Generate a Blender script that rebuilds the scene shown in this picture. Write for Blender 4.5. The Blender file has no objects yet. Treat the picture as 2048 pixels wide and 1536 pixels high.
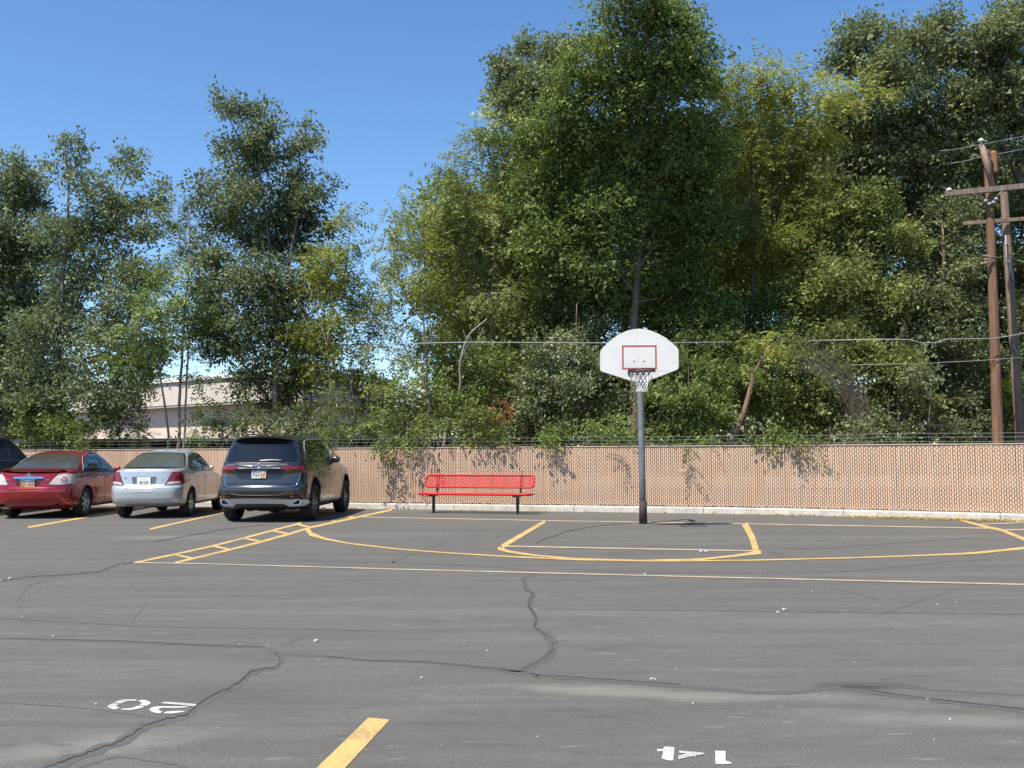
import bpy, bmesh, math, random
import numpy as np
from mathutils import Vector, Matrix, noise
from mathutils.bvhtree import BVHTree

random.seed(7)
rng = np.random.default_rng(11)
SC = bpy.context.scene
COL = SC.collection
R = math.radians

# ------------------------------------------------------------------ camera
F_PX, CX, CY = 2000.0, 1024.0, 768.0          # in pixels of the 2048x1536 photograph
CAM_H = 1.41
PITCH = math.atan(137.0 / F_PX)
ROLL = 0.0045
cam_d = bpy.data.cameras.new('camera')
cam_d.sensor_width = 36.0
cam_d.lens = 36.0 * F_PX / 2048.0
cam_d.clip_start = 0.05
cam_d.clip_end = 3000
cam = bpy.data.objects.new('camera', cam_d)
COL.objects.link(cam)
_f = Vector((0, math.cos(PITCH), math.sin(PITCH)))
_r0 = Vector((1, 0, 0))
_u0 = Vector((0, -math.sin(PITCH), math.cos(PITCH)))
_r = _r0 * math.cos(ROLL) - _u0 * math.sin(ROLL)
_u = _u0 * math.cos(ROLL) + _r0 * math.sin(ROLL)
M = Matrix((( _r.x, _u.x, -_f.x, 0), (_r.y, _u.y, -_f.y, 0), (_r.z, _u.z, -_f.z, CAM_H), (0, 0, 0, 1)))
cam.matrix_world = M
SC.camera = cam
C0 = Vector((0, 0, CAM_H))

def ray(x, y):
    return _r * ((x - CX) / F_PX) - _u * ((y - CY) / F_PX) + _f
def G(x, y, z=0.0):
    """ground point seen at a photo pixel"""
    d = ray(x, y)
    return C0 + d * ((z - CAM_H) / d.z)
def P(x, y, Y):
    """point at distance Y seen at a photo pixel"""
    d = ray(x, y)
    return C0 + d * (Y / d.y)

# ------------------------------------------------------------------ light
SUN = Vector((-0.335, -0.36, 0.87)).normalized()
world = bpy.data.worlds.new('World')
SC.world = world
world.use_nodes = True
wn = world.node_tree
wn.nodes.clear()
sky = wn.nodes.new('ShaderNodeTexSky')
sky.sky_type = 'NISHITA'
sky.sun_disc = False
sky.sun_elevation = math.asin(SUN.z)
sky.sun_rotation = math.atan2(SUN.x, SUN.y)
sky.altitude = 1300
sky.air_density = 1.0
sky.dust_density = 0.6
sky.ozone_density = 2.2
bg = wn.nodes.new('ShaderNodeBackground')
bg.inputs[1].default_value = 0.135
wo = wn.nodes.new('ShaderNodeOutputWorld')
hs = wn.nodes.new('ShaderNodeHueSaturation')
hs.inputs['Saturation'].default_value = 1.17
hs.inputs['Value'].default_value = 1.0
wn.links.new(sky.outputs[0], hs.inputs['Color'])
wn.links.new(hs.outputs[0], bg.inputs[0])
wn.links.new(bg.outputs[0], wo.inputs[0])
sd = bpy.data.lights.new('sun', 'SUN')
sd.energy = 5.0
sd.angle = R(0.5)
sd.color = (1.0, 0.94, 0.835)
sun = bpy.data.objects.new('sun', sd)
COL.objects.link(sun)
sun.rotation_euler = SUN.to_track_quat('Z', 'Y').to_euler()
sun.location = (-20, -20, 50)
SC.view_settings.view_transform = 'Standard'
SC.view_settings.look = 'None'
SC.view_settings.gamma = 1
SC.view_settings.exposure = 0.62
SC.view_settings.use_curve_mapping = False
SC.render.engine = 'CYCLES'
SC.cycles.max_bounces = 6
SC.cycles.diffuse_bounces = 1
SC.cycles.transparent_max_bounces = 6

# ------------------------------------------------------------------ object helpers
def tag(o, label=None, cat=None, group=None, kind=None):
    if label: o['label'] = label
    if cat: o['category'] = cat
    if group: o['group'] = group
    if kind: o['kind'] = kind
    return o
def empty(name, loc=(0, 0, 0), rz=0.0, label=None, cat=None, group=None):
    o = bpy.data.objects.new(name, None)
    o.empty_display_size = 0.2
    COL.objects.link(o)
    o.location = loc
    o.rotation_euler = (0, 0, rz)
    return tag(o, label, cat, group)
def link(name, me, parent=None):
    o = bpy.data.objects.new(name, me)
    COL.objects.link(o)
    if parent: o.parent = parent
    return o
def obj(name, bm, mat, parent=None, smooth=False, angle=35):
    me = bpy.data.meshes.new(name)
    bmesh.ops.recalc_face_normals(bm, faces=bm.faces)
    bm.to_mesh(me); bm.free()
    for m in (mat if isinstance(mat, (list, tuple)) else [mat]):
        me.materials.append(m)
    if smooth:
        me.shade_smooth()
        me.set_sharp_from_angle(angle=R(angle))
    return link(name, me, parent)
def box(bm, c, s, rot=None, bevel=0.0, mi=0):
    r = bmesh.ops.create_cube(bm, size=1.0)
    vs = r['verts']
    m = Matrix.Translation(c) @ (rot.to_4x4() if rot else Matrix.Identity(4)) @ Matrix.Diagonal((s[0], s[1], s[2], 1))
    bmesh.ops.transform(bm, matrix=m, verts=vs)
    fs = {f for v in vs for f in v.link_faces}
    for f in fs: f.material_index = mi
    if bevel:
        es = list({e for v in vs for e in v.link_edges})
        bmesh.ops.bevel(bm, geom=es, offset=bevel, segments=2, affect='EDGES', profile=0.5)
def tube(bm, pts, rad, seg=8, cap=True, mi=0, closed=False):
    pts = [Vector(p) for p in pts]
    n = len(pts)
    rads = rad if isinstance(rad, (list, tuple)) else [rad] * n
    rings = []
    prev = None
    for i in range(n):
        if closed: t = pts[(i + 1) % n] - pts[i - 1]
        elif i == 0: t = pts[1] - pts[0]
        elif i == n - 1: t = pts[-1] - pts[-2]
        else: t = pts[i + 1] - pts[i - 1]
        t.normalize()
        if prev is None:
            a = Vector((0, 0, 1)) if abs(t.z) < 0.9 else Vector((1, 0, 0))
            nx = t.cross(a).normalized()
        else:
            nx = prev - t * prev.dot(t)
            if nx.length < 1e-6: nx = t.orthogonal()
            nx.normalize()
        prev = nx
        ny = t.cross(nx)
        rings.append([bm.verts.new(pts[i] + (nx * math.cos(2 * math.pi * k / seg) + ny * math.sin(2 * math.pi * k / seg)) * rads[i]) for k in range(seg)])
    m = n if closed else n - 1
    for i in range(m):
        a, b = rings[i], rings[(i + 1) % n]
        for k in range(seg):
            f = bm.faces.new((a[k], a[(k + 1) % seg], b[(k + 1) % seg], b[k]))
            f.material_index = mi
            f.smooth = True
    if cap and not closed:
        bm.faces.new(rings[0][::-1]).material_index = mi
        bm.faces.new(rings[-1]).material_index = mi
def lathe(bm, prof, axis='X', seg=32, c=(0, 0, 0), closed=True, mi=0):
    """prof: (axial, radius) pairs"""
    c = Vector(c)
    rings = []
    for a, r in prof:
        ring = []
        for k in range(seg):
            t = 2 * math.pi * k / seg
            if axis == 'X': v = Vector((a, r * math.cos(t), r * math.sin(t)))
            elif axis == 'Y': v = Vector((r * math.cos(t), a, r * math.sin(t)))
            else: v = Vector((r * math.cos(t), r * math.sin(t), a))
            ring.append(bm.verts.new(c + v))
        rings.append(ring)
    n = len(rings)
    for i in range(n if closed else n - 1):
        a, b = rings[i], rings[(i + 1) % n]
        for k in range(seg):
            f = bm.faces.new((a[k], a[(k + 1) % seg], b[(k + 1) % seg], b[k]))
            f.material_index = mi
            f.smooth = True
def prism(bm, poly, y0, y1, mi=0):
    """polygon in x,z extruded from y0 to y1"""
    a = [bm.verts.new((p[0], y0, p[1])) for p in poly]
    b = [bm.verts.new((p[0], y1, p[1])) for p in poly]
    n = len(poly)
    bm.faces.new(a).material_index = mi
    bm.faces.new(b[::-1]).material_index = mi
    for i in range(n):
        bm.faces.new((a[i], b[i], b[(i + 1) % n], a[(i + 1) % n])).material_index = mi

# ------------------------------------------------------------------ material helpers
class NT:
    def __init__(s, name):
        s.m = bpy.data.materials.new(name); s.m.use_nodes = True
        s.t = s.m.node_tree; s.t.nodes.clear()
        s.out = s.t.nodes.new('ShaderNodeOutputMaterial')
        s.b = s.t.nodes.new('ShaderNodeBsdfPrincipled')
        s.t.links.new(s.b.outputs[0], s.out.inputs[0])
    def n(s, typ, **kw):
        nd = s.t.nodes.new(typ)
        for k, v in kw.items(): setattr(nd, k, v)
        return nd
    def l(s, a, b): s.t.links.new(a, b)
    def coord(s, kind='Object', scale=(1, 1, 1), rot=(0, 0, 0), loc=(0, 0, 0)):
        tc = s.n('ShaderNodeTexCoord'); mp = s.n('ShaderNodeMapping')
        mp.inputs['Scale'].default_value = scale; mp.inputs['Rotation'].default_value = rot
        mp.inputs['Location'].default_value = loc
        s.l(tc.outputs[kind], mp.inputs[0]); return mp.outputs[0]
    def noise(s, co, scale=5, detail=4, rough=0.55, dist=0):
        n = s.n('ShaderNodeTexNoise')
        n.inputs['Scale'].default_value = scale; n.inputs['Detail'].default_value = detail
        n.inputs['Roughness'].default_value = rough; n.inputs['Distortion'].default_value = dist
        if co is not None: s.l(co, n.inputs['Vector'])
        return n.outputs['Fac']
    def ramp(s, f, stops, interp='LINEAR'):
        r = s.n('ShaderNodeValToRGB'); e = r.color_ramp.elements
        r.color_ramp.interpolation = interp
        while len(e) < len(stops): e.new(0.5)
        for i, (p, c) in enumerate(stops):
            e[i].position = p
            e[i].color = (*c, 1) if isinstance(c, (tuple, list)) else (c, c, c, 1)
        s.l(f, r.inputs[0]); return r.outputs[0]
    def mix(s, fac, a, b, mode='MIX'):
        m = s.n('ShaderNodeMix'); m.data_type = 'RGBA'; m.blend_type = mode
        def st(sock, v):
            if hasattr(v, 'default_value'): s.l(v, sock)
            elif isinstance(v, (tuple, list)): sock.default_value = (*v[:3], 1)
            else: sock.default_value = v
        st(m.inputs[0], fac); st(m.inputs[6], a); st(m.inputs[7], b)
        return m.outputs[2]
    def math(s, op, a, b=0.5, c=None):
        m = s.n('ShaderNodeMath'); m.operation = op
        for i, v in enumerate((a, b) if c is None else (a, b, c)):
            if hasattr(v, 'default_value'): s.l(v, m.inputs[i])
            else: m.inputs[i].default_value = v
        return m.outputs[0]
    def bump(s, h, strength=0.3, dist=0.01):
        b = s.n('ShaderNodeBump'); b.inputs['Strength'].default_value = strength
        b.inputs['Distance'].default_value = dist
        s.l(h, b.inputs['Height']); s.l(b.outputs[0], s.b.inputs['Normal'])
    def set(s, **kw):
        for k, v in kw.items():
            k = {'color': 'Base Color', 'rough': 'Roughness', 'metal': 'Metallic', 'spec': 'Specular IOR Level', 'coat': 'Coat Weight', 'coatr': 'Coat Roughness'}.get(k, k)
            i = s.b.inputs[k]
            if hasattr(v, 'default_value'): s.l(v, i)
            elif isinstance(v, (tuple, list)): i.default_value = (*v[:3], 1)
            else: i.default_value = v
        return s

def simple(name, col, rough=0.5, metal=0.0, var=0.12, scale=6.0, coat=0.0, bump=0.0, spec=0.5):
    t = NT(name)
    co = t.coord('Object')
    f = t.noise(co, scale, 5, 0.6)
    c = t.ramp(f, [(0.3, tuple(x * (1 - var) for x in col)), (0.7, tuple(min(1, x * (1 + var)) for x in col))])
    t.set(color=c, rough=rough, metal=metal, coat=coat, spec=spec)
    if coat: t.b.inputs['Coat Roughness'].default_value = 0.04
    if bump: t.bump(t.noise(co, scale * 8, 4), bump, 0.004)
    return t.m

def stained(name, base, light, dark, scale=2.0, rough=0.85, bump=0.3):
    t = NT(name)
    co = t.coord('Object')
    a = t.noise(co, scale, 6, 0.65)
    b = t.noise(co, scale * 9, 5, 0.7)
    c = t.ramp(a, [(0.32, dark), (0.5, base), (0.68, light)])
    c = t.mix(0.5, c, t.ramp(b, [(0.3, dark), (0.5, base), (0.75, light)]))
    t.set(color=c, rough=rough)
    t.bump(b, bump, 0.01)
    return t.m

def carpaint(name, col, flake=0.5, metal=0.6, rough=0.35, dirt=(0.16, 0.13, 0.1)):
    t = NT(name)
    co = t.coord('Object')
    fl = t.noise(co, 900, 1, 0.5)
    c = t.mix(0.5, tuple(x * (1 - 0.35 * flake) for x in col), tuple(min(1, x * (1 + 0.35 * flake)) for x in col))
    c = t.mix(t.ramp(fl, [(0.4, 0.0), (0.6, 1.0)]), tuple(x * (1 - 0.25 * flake) for x in col), tuple(min(1, x * (1 + 0.25 * flake)) for x in col))
    sep = t.n('ShaderNodeSeparateXYZ'); t.l(co, sep.inputs[0])
    low = t.ramp(sep.outputs[2], [(0.2, 0.35), (0.6, 0.01)])
    dn = t.noise(co, 7, 6, 0.7)
    dm = t.math('MULTIPLY', low, t.ramp(dn, [(0.35, 0.0), (0.7, 1.0)]))
    c = t.mix(dm, c, dirt)
    t.set(color=c, metal=metal, rough=t.math('ADD', rough, t.math('MULTIPLY', dm, 0.4)), coat=1.0)
    t.b.inputs['Coat Roughness'].default_value = 0.05
    return t.m

# ------------------------------------------------------------------ materials
MAT = {}
def asphalt():
    t = NT('asphalt')
    co = t.coord('Object')
    big = t.noise(co, 0.35, 5, 0.6, 0.5)
    c = t.ramp(big, [(0.36, (0.088, 0.088, 0.089)), (0.5, (0.110, 0.109, 0.107)), (0.64, (0.132, 0.129, 0.124))])
    # faint streaks of tyre and sweeper wear along the aisle
    st = t.noise(t.coord('Object', (0.22, 2.3, 1), (0, 0, R(8))), 1.3, 7, 0.68, 0.8)
    c = t.mix(0.72, c, t.ramp(st, [(0.38, (0.074, 0.074, 0.075)), (0.5, (0.110, 0.109, 0.107)), (0.62, (0.165, 0.161, 0.153))]))
    # scuffed paler patches
    sc = t.noise(t.coord('Object', (0.5, 1.6, 1), (0, 0, R(-6)), (3, 1, 0)), 1.1, 8, 0.72, 0.6)
    c = t.mix(t.ramp(sc, [(0.56, 0.0), (0.70, 0.6)]), c, (0.2, 0.195, 0.185))
    # aggregate grain
    gr = t.noise(co, 95, 3, 0.8)
    gr2 = t.noise(co, 34, 4, 0.75)
    c = t.mix(0.25, c, t.ramp(gr2, [(0.38, (0.055, 0.055, 0.056)), (0.5, (0.112, 0.111, 0.11)), (0.64, (0.22, 0.215, 0.205))]))
    c = t.mix(0.48, c, t.ramp(gr, [(0.36, (0.05, 0.05, 0.051)), (0.52, (0.113, 0.112, 0.11)), (0.68, (0.26, 0.255, 0.245))]))
    v = t.n('ShaderNodeTexVoronoi'); v.inputs['Scale'].default_value = 26
    t.l(co, v.inputs['Vector'])
    sp = t.ramp(v.outputs['Distance'], [(0.0, 1.0), (0.09, 0.0)])
    spn = t.ramp(t.noise(co, 1.7, 3), [(0.52, 0.0), (0.7, 0.8)])
    c = t.mix(t.math('MULTIPLY', sp, spn), c, (0.34, 0.33, 0.31))
    # named stains, each at its own place on the lot
    sep = t.n('ShaderNodeSeparateXYZ'); t.l(co, sep.inputs[0])
    def spot(px, py, rx, ry, col, amt, nscale=3.0, ang=0.0):
        nonlocal c
        g = G(px, py)
        mp = t.n('ShaderNodeMapping'); mp.vector_type = 'TEXTURE'
        mp.inputs['Location'].default_value = g; mp.inputs['Rotation'].default_value = (0, 0, ang)
        mp.inputs['Scale'].default_value = (rx, ry, 1)
        t.l(co, mp.inputs[0])
        ln = t.n('ShaderNodeVectorMath'); ln.operation = 'LENGTH'; t.l(mp.outputs[0], ln.inputs[0])
        nz = t.noise(t.coord('Object', (0.7, 1.6, 1)), nscale, 7, 0.7, 0.7)
        d = t.math('ADD', ln.outputs['Value'], t.math('MULTIPLY', t.math('SUBTRACT', nz, 0.5), 2.2))
        k = t.ramp(d, [(0.25, amt), (1.0, 0.0)])
        c = t.mix(k, c, col)
    spot(1725, 1372, 0.42, 0.14, (0.05, 0.04, 0.036), 0.9)
    spot(1260, 1385, 1.0, 0.17, (0.21, 0.205, 0.19), 0.75, ang=-0.25)
    spot(1560, 1392, 1.0, 0.16, (0.18, 0.178, 0.17), 0.6, ang=-0.2)
    spot(130, 1500, 0.9, 0.2, (0.19, 0.185, 0.175), 0.7, ang=0.5)
    spot(1900, 1440, 1.1, 0.18, (0.19, 0.187, 0.178), 0.6, ang=-0.2)
    spot(330, 1075, 1.2, 0.5, (0.2, 0.195, 0.185), 0.55)
    spot(220, 1480, 0.5, 0.2, (0.19, 0.186, 0.176), 0.5)
    spot(1700, 1240, 2.4, 0.5, (0.155, 0.153, 0.147), 0.5)
    spot(850, 1225, 3.4, 0.35, (0.155, 0.153, 0.147), 0.55)
    spot(700, 1070, 3.0, 0.8, (0.15, 0.148, 0.142), 0.45)
    spot(1650, 1075, 3.6, 0.7, (0.15, 0.148, 0.142), 0.45)
    spot(500, 1400, 1.1, 0.5, (0.088, 0.089, 0.092), 0.6)
    spot(1000, 1460, 1.5, 0.5, (0.092, 0.093, 0.095), 0.6)
    # short pale scrapes left along the driving direction
    sc2 = t.noise(t.coord('Object', (1.1, 7.0, 1), (0, 0, R(5))), 3.2, 5, 0.62, 0.3)
    scm = t.noise(co, 0.8, 3)
    c = t.mix(t.math('MULTIPLY', t.ramp(sc2, [(0.62, 0.0), (0.69, 0.7)]), t.ramp(scm, [(0.42, 0.1), (0.56, 1.0)])), c, (0.25, 0.245, 0.235))
    sc3 = t.noise(t.coord('Object', (0.9, 5.5, 1), (0, 0, R(-7)), (7, 2, 0)), 2.2, 6, 0.65, 0.5)
    c = t.mix(t.ramp(sc3, [(0.56, 0.0), (0.67, 0.6)]), c, (0.078, 0.077, 0.076))
    c = t.mix(1.0, c, (0.96, 0.92, 0.845), 'MULTIPLY')
    t.set(color=c, rough=t.ramp(gr, [(0.3, 0.75), (0.7, 0.92)]), spec=0.3)
    h = t.math('ADD', gr, t.math('MULTIPLY', t.noise(co, 30, 4, 0.7), 0.8))
    t.bump(h, 0.35, 0.006)
    return t.m
MAT['asphalt'] = asphalt()
def roadpaint(name, col, worn, wear=0.5):
    t = NT(name)
    co = t.coord('Object')
    n1 = t.noise(co, 60, 5, 0.8)
    n2 = t.noise(co, 3, 4, 0.6)
    k = t.math('ADD', t.math('MULTIPLY', n1, 0.7), t.math('MULTIPLY', n2, 0.5))
    c = t.mix(t.ramp(k, [(0.62 - 0.08 * wear, 0.0), (0.80 - 0.08 * wear, 0.75)]), col, worn)
    c = t.mix(t.ramp(n2, [(0.3, 0.25), (0.6, 0.0)]), c, tuple(x * 0.75 for x in col))
    t.set(color=c, rough=0.8)
    t.bump(n1, 0.3, 0.004)
    return t.m
MAT['yellow'] = roadpaint('yellow_road_paint', (0.60, 0.385, 0.13), (0.15, 0.12, 0.085), 1.0)
MAT['pale'] = roadpaint('faded_court_paint', (0.52, 0.40, 0.27), (0.17, 0.155, 0.13), 1.3)
MAT['white_paint'] = roadpaint('white_road_paint', (0.62, 0.60, 0.56), (0.2, 0.195, 0.185), 1.1)
MAT['sealer'] = stained('crack_sealer', (0.088, 0.084, 0.077), (0.099, 0.094, 0.086), (0.073, 0.069, 0.063), 6, 0.7)
MAT['crack'] = simple('crack_dark', (0.022, 0.021, 0.02), 0.9)
MAT['skid'] = simple('tyre_rubber_mark', (0.088, 0.083, 0.075), 0.85)
MAT['concrete'] = stained('kerb_concrete', (0.47, 0.435, 0.385), (0.62, 0.58, 0.52), (0.24, 0.215, 0.18), 3.2, 0.9, 0.5)
MAT['dirt'] = stained('bare_earth', (0.12, 0.09, 0.06), (0.2, 0.16, 0.11), (0.06, 0.045, 0.03), 1.5, 0.95)
MAT['pole_steel'] = simple('galvanised_pole', (0.20, 0.21, 0.215), 0.5, 0.4, 0.28, 9)
MAT['sleeve'] = simple('brown_sleeve_paint', (0.075, 0.048, 0.042), 0.6, 0, 0.3, 20)
MAT['board'] = stained('backboard_white', (0.70, 0.68, 0.64), (0.74, 0.72, 0.685), (0.60, 0.58, 0.54), 2.5, 0.45, 0.03)
MAT['board_red'] = simple('faded_red_line', (0.42, 0.085, 0.09), 0.6)
MAT['print_red'] = simple('faded_red_print', (0.62, 0.36, 0.38), 0.6)
MAT['rim'] = simple('dark_rim_steel', (0.055, 0.03, 0.03), 0.5, 0.3)
MAT['net'] = simple('white_net_cord', (0.75, 0.73, 0.70), 0.9)
MAT['bench_red'] = simple('red_bench_coating', (0.50, 0.004, 0.012), 0.5, 0, 0.12, 9, spec=0.25)
MAT['black'] = simple('black_coating', (0.012, 0.012, 0.013), 0.4)
MAT['slat'] = None
def slatmat():
    t = NT('tan_slat_plastic')
    co = t.coord('Object')
    oi = t.n('ShaderNodeObjectInfo')
    n = t.noise(t.coord('Object', (3, 3, 0.7)), 1.2, 5, 0.6)
    c = t.ramp(n, [(0.3, (0.55, 0.365, 0.24)), (0.5, (0.66, 0.445, 0.30)), (0.7, (0.74, 0.52, 0.36))])
    c = t.mix(t.math('MULTIPLY', oi.outputs['Random'], 0.35), c, (0.55, 0.37, 0.26))
    t.set(color=c, rough=0.6)
    return t.m
MAT['slat'] = slatmat()
MAT['wire'] = simple('brown_fence_wire', (0.11, 0.064, 0.042), 0.55)
MAT['rail'] = simple('fence_rail_steel', (0.27, 0.21, 0.165), 0.6, 0.1)
MAT['barb'] = simple('galvanised_wire', (0.17, 0.17, 0.165), 0.5, 0.6)
def woodmat(name, a, b):
    t = NT(name)
    n = t.noise(t.coord('Object', (9, 9, 0.6)), 2.0, 7, 0.7, 0.3)
    n2 = t.noise(t.coord('Object', (1, 1, 0.5)), 1.6, 3)
    c = t.ramp(n, [(0.3, tuple(x * 0.45 for x in a)), (0.5, a), (0.72, b)])
    c = t.mix(t.ramp(n2, [(0.4, 0.0), (0.7, 0.5)]), c, tuple(x * 0.6 for x in a))
    t.set(color=c, rough=0.85)
    t.bump(n, 0.6, 0.01)
    return t.m
MAT['pole_wood'] = woodmat('brown_pole_wood', (0.19, 0.102, 0.06), (0.30, 0.175, 0.108))
MAT['pole_wood_grey'] = woodmat('weathered_pole_wood', (0.24, 0.165, 0.125), (0.38, 0.28, 0.22))
MAT['arm_wood'] = woodmat('weathered_crossarm_wood', (0.22, 0.16, 0.13), (0.34, 0.27, 0.23))
MAT['porcelain'] = simple('white_porcelain', (0.5, 0.5, 0.48), 0.35)
MAT['cable'] = simple('grey_cable', (0.30, 0.31, 0.31), 0.5)
MAT['bark'] = woodmat('grey_brown_bark', (0.15, 0.12, 0.092), (0.30, 0.25, 0.20))
MAT['bark_pale'] = woodmat('pale_grey_bark', (0.24, 0.205, 0.17), (0.42, 0.37, 0.31))
MAT['bark_tan'] = woodmat('tan_bark', (0.22, 0.13, 0.085), (0.4, 0.27, 0.19))
def foliage(name, dark, mid, light, odd, trans=0.3):
    t = NT(name)
    at = t.n('ShaderNodeAttribute'); at.attribute_name = 'tint'
    n = t.noise(t.coord('Object'), 0.55, 3, 0.6)
    k = t.math('ADD', t.math('MULTIPLY', at.outputs['Fac'], 0.6), t.math('MULTIPLY', n, 0.45))
    c = t.ramp(k, [(0.2, dark), (0.5, mid), (0.78, light), (0.93, odd)])
    t.set(color=c, rough=0.58, spec=0.28)
    tr = t.n('ShaderNodeBsdfTranslucent')
    t.l(t.mix(0.5, c, (light[0] * 1.3, light[1] * 1.4, light[2] * 0.5)), tr.inputs[0])
    mx = t.n('ShaderNodeMixShader'); mx.inputs[0].default_value = trans
    t.l(t.b.outputs[0], mx.inputs[1]); t.l(tr.outputs[0], mx.inputs[2])
    t.l(mx.outputs[0], t.out.inputs[0])
    return t.m
MAT['f_blue'] = foliage('blue_green_leaves', (0.040, 0.054, 0.026), (0.140, 0.172, 0.082), (0.31, 0.35, 0.195), (0.33, 0.33, 0.14), 0.2)
MAT['f_mid'] = foliage('mid_green_leaves', (0.032, 0.046, 0.014), (0.130, 0.175, 0.048), (0.33, 0.40, 0.12), (0.42, 0.42, 0.11), 0.25)
MAT['f_olive'] = foliage('olive_green_leaves', (0.040, 0.052, 0.018), (0.170, 0.205, 0.062), (0.37, 0.41, 0.13), (0.45, 0.41, 0.12), 0.25)
MAT['f_grey'] = foliage('grey_green_leaves', (0.038, 0.048, 0.022), (0.150, 0.178, 0.082), (0.32, 0.355, 0.18), (0.36, 0.36, 0.18), 0.22)
MAT['f_yellow'] = foliage('yellow_green_leaves', (0.070, 0.084, 0.018), (0.20, 0.225, 0.048), (0.40, 0.41, 0.095), (0.60, 0.50, 0.09), 0.32)
MAT['f_bright'] = foliage('bright_green_leaves', (0.045, 0.066, 0.018), (0.135, 0.180, 0.052), (0.30, 0.36, 0.11), (0.40, 0.42, 0.13), 0.3)
MAT['f_rust'] = foliage('rust_orange_leaves', (0.119, 0.051, 0.017), (0.300, 0.130, 0.050), (0.495, 0.242, 0.088), (0.500, 0.300, 0.100))
MAT['f_dry'] = foliage('dry_fallen_leaves', (0.170, 0.111, 0.025), (0.420, 0.310, 0.100), (0.660, 0.517, 0.220), (0.750, 0.650, 0.400))
# ================================================================== SETTING
FENCE_PX = [(760, 1018.0), (1110, 1023.0), (1460, 1028.0), (1750, 1034.5), (2048, 1042.5)]
fl = [G(x, y) for x, y in FENCE_PX]
d0 = Vector((1, -0.315, 0))
fl = [fl[0] - d0 * 32, fl[0] - d0 * 16] + fl
d1 = (fl[-1] - fl[-2]).normalized()
fl = fl + [fl[-1] + d1 * 6, fl[-1] + d1 * 14]
def smooth_path(pts, n=12):
    out = []
    for i in range(len(pts) - 1):
        p0 = pts[max(i - 1, 0)]; p1 = pts[i]; p2 = pts[i + 1]; p3 = pts[min(i + 2, len(pts) - 1)]
        for k in range(n):
            t = k / n
            out.append(0.5 * ((2 * p1) + (p2 - p0) * t + (2 * p0 - 5 * p1 + 4 * p2 - p3) * t * t + (3 * p1 - p0 - 3 * p2 + p3) * t ** 3))
    out.append(pts[-1])
    return out
fpath = smooth_path(fl)
fcum = [0.0]
for a, b in zip(fpath, fpath[1:]): fcum.append(fcum[-1] + (b - a).length)
FLEN = fcum[-1]
def fence_at(s, off=0.0, z=0.0):
    """point at arc length s along the kerb front, moved off metres away from the lot; and its direction"""
    s = min(max(s, 0), FLEN - 1e-4)
    i = int(np.searchsorted(fcum, s, side='right')) - 1
    i = min(i, len(fpath) - 2)
    t = (s - fcum[i]) / (fcum[i + 1] - fcum[i])
    d = (fpath[i + 1] - fpath[i]).normalized()
    n = Vector((-d.y, d.x, 0))
    p = fpath[i].lerp(fpath[i + 1], t) + n * off
    return Vector((p.x, p.y, z)), d
def fence_s_at_x(X):
    for i in range(len(fpath) - 1):
        if fpath[i].x <= X <= fpath[i + 1].x:
            return fcum[i] + (X - fpath[i].x) / (fpath[i + 1].x - fpath[i].x) * (fcum[i + 1] - fcum[i])
    return 0.0

bm = bmesh.new()
bmesh.ops.create_grid(bm, x_segments=2, y_segments=2, size=900)
bmesh.ops.translate(bm, verts=bm.verts, vec=(0, 400, -0.03))
tag(obj('ground', bm, MAT['dirt']), kind='structure')
bm = bmesh.new()
front = [bm.verts.new((p.x, p.y, 0)) for p in fpath]
lft = fpath[0]; rgt = fpath[-1]
ring = front + [bm.verts.new((45, rgt.y, 0)), bm.verts.new((45, -40, 0)), bm.verts.new((-45, -40, 0)), bm.verts.new((-45, lft.y, 0))]
bm.faces.new(ring)
bmesh.ops.triangulate(bm, faces=bm.faces)
tag(obj('parking_lot', bm, MAT['asphalt']), kind='structure')

# ---- painted lines: traced on the ground they lie on
_z = [0.004]
def nextz():
    _z[0] += 0.00012
    return _z[0]
def ribbon(name, px, w, mat, parent=None, z=None, jag=0.0, step=14, kind='structure', label=None, cat=None):
    """px: photo pixels along the line, w: width in photo pixels (number or list)"""
    n = len(px)
    ws = list(w) if isinstance(w, (list, tuple)) else [w] * n
    P2 = []
    for i in range(n - 1):
        a = np.array(px[i], float); b = np.array(px[i + 1], float)
        L = np.linalg.norm(b - a); m = max(1, int(L / step))
        for k in range(m):
            t = k / m
            P2.append((a + (b - a) * t, ws[i] * (1 - t) + ws[i + 1] * t))
    P2.append((np.array(px[-1], float), ws[-1]))
    pts = [p for p, _ in P2]
    if jag:
        for i in range(1, len(pts) - 1):
            q = pts[i]
            pts[i] = q + np.array([random.uniform(-1, 1), random.uniform(-0.5, 0.5)]) * jag
    bm = bmesh.new()
    z = z or nextz()
    prev = None
    for i, q in enumerate(pts):
        d = pts[min(i + 1, len(pts) - 1)] - pts[max(i - 1, 0)]
        d = d / (np.linalg.norm(d) + 1e-9)
        nrm = np.array([-d[1], d[0]])
        ww = P2[i][1] / 2
        if jag: ww *= random.uniform(0.55, 1.35)
        else: ww *= random.uniform(0.94, 1.06)
        a = G(*(q + nrm * ww), z); b = G(*(q - nrm * ww), z)
        va, vb = bm.verts.new(a), bm.verts.new(b)
        if prev: bm.faces.new((prev[0], prev[1], vb, va))
        prev = (va, vb)
    o = obj(name, bm, mat, parent)
    for p in o.data.polygons: pass
    if parent is None: tag(o, label, cat, kind=kind)
    return o
def flip_up(o):
    me = o.data
    if me.polygons and me.polygons[0].normal.z < 0:
        me.flip_normals()
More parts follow.
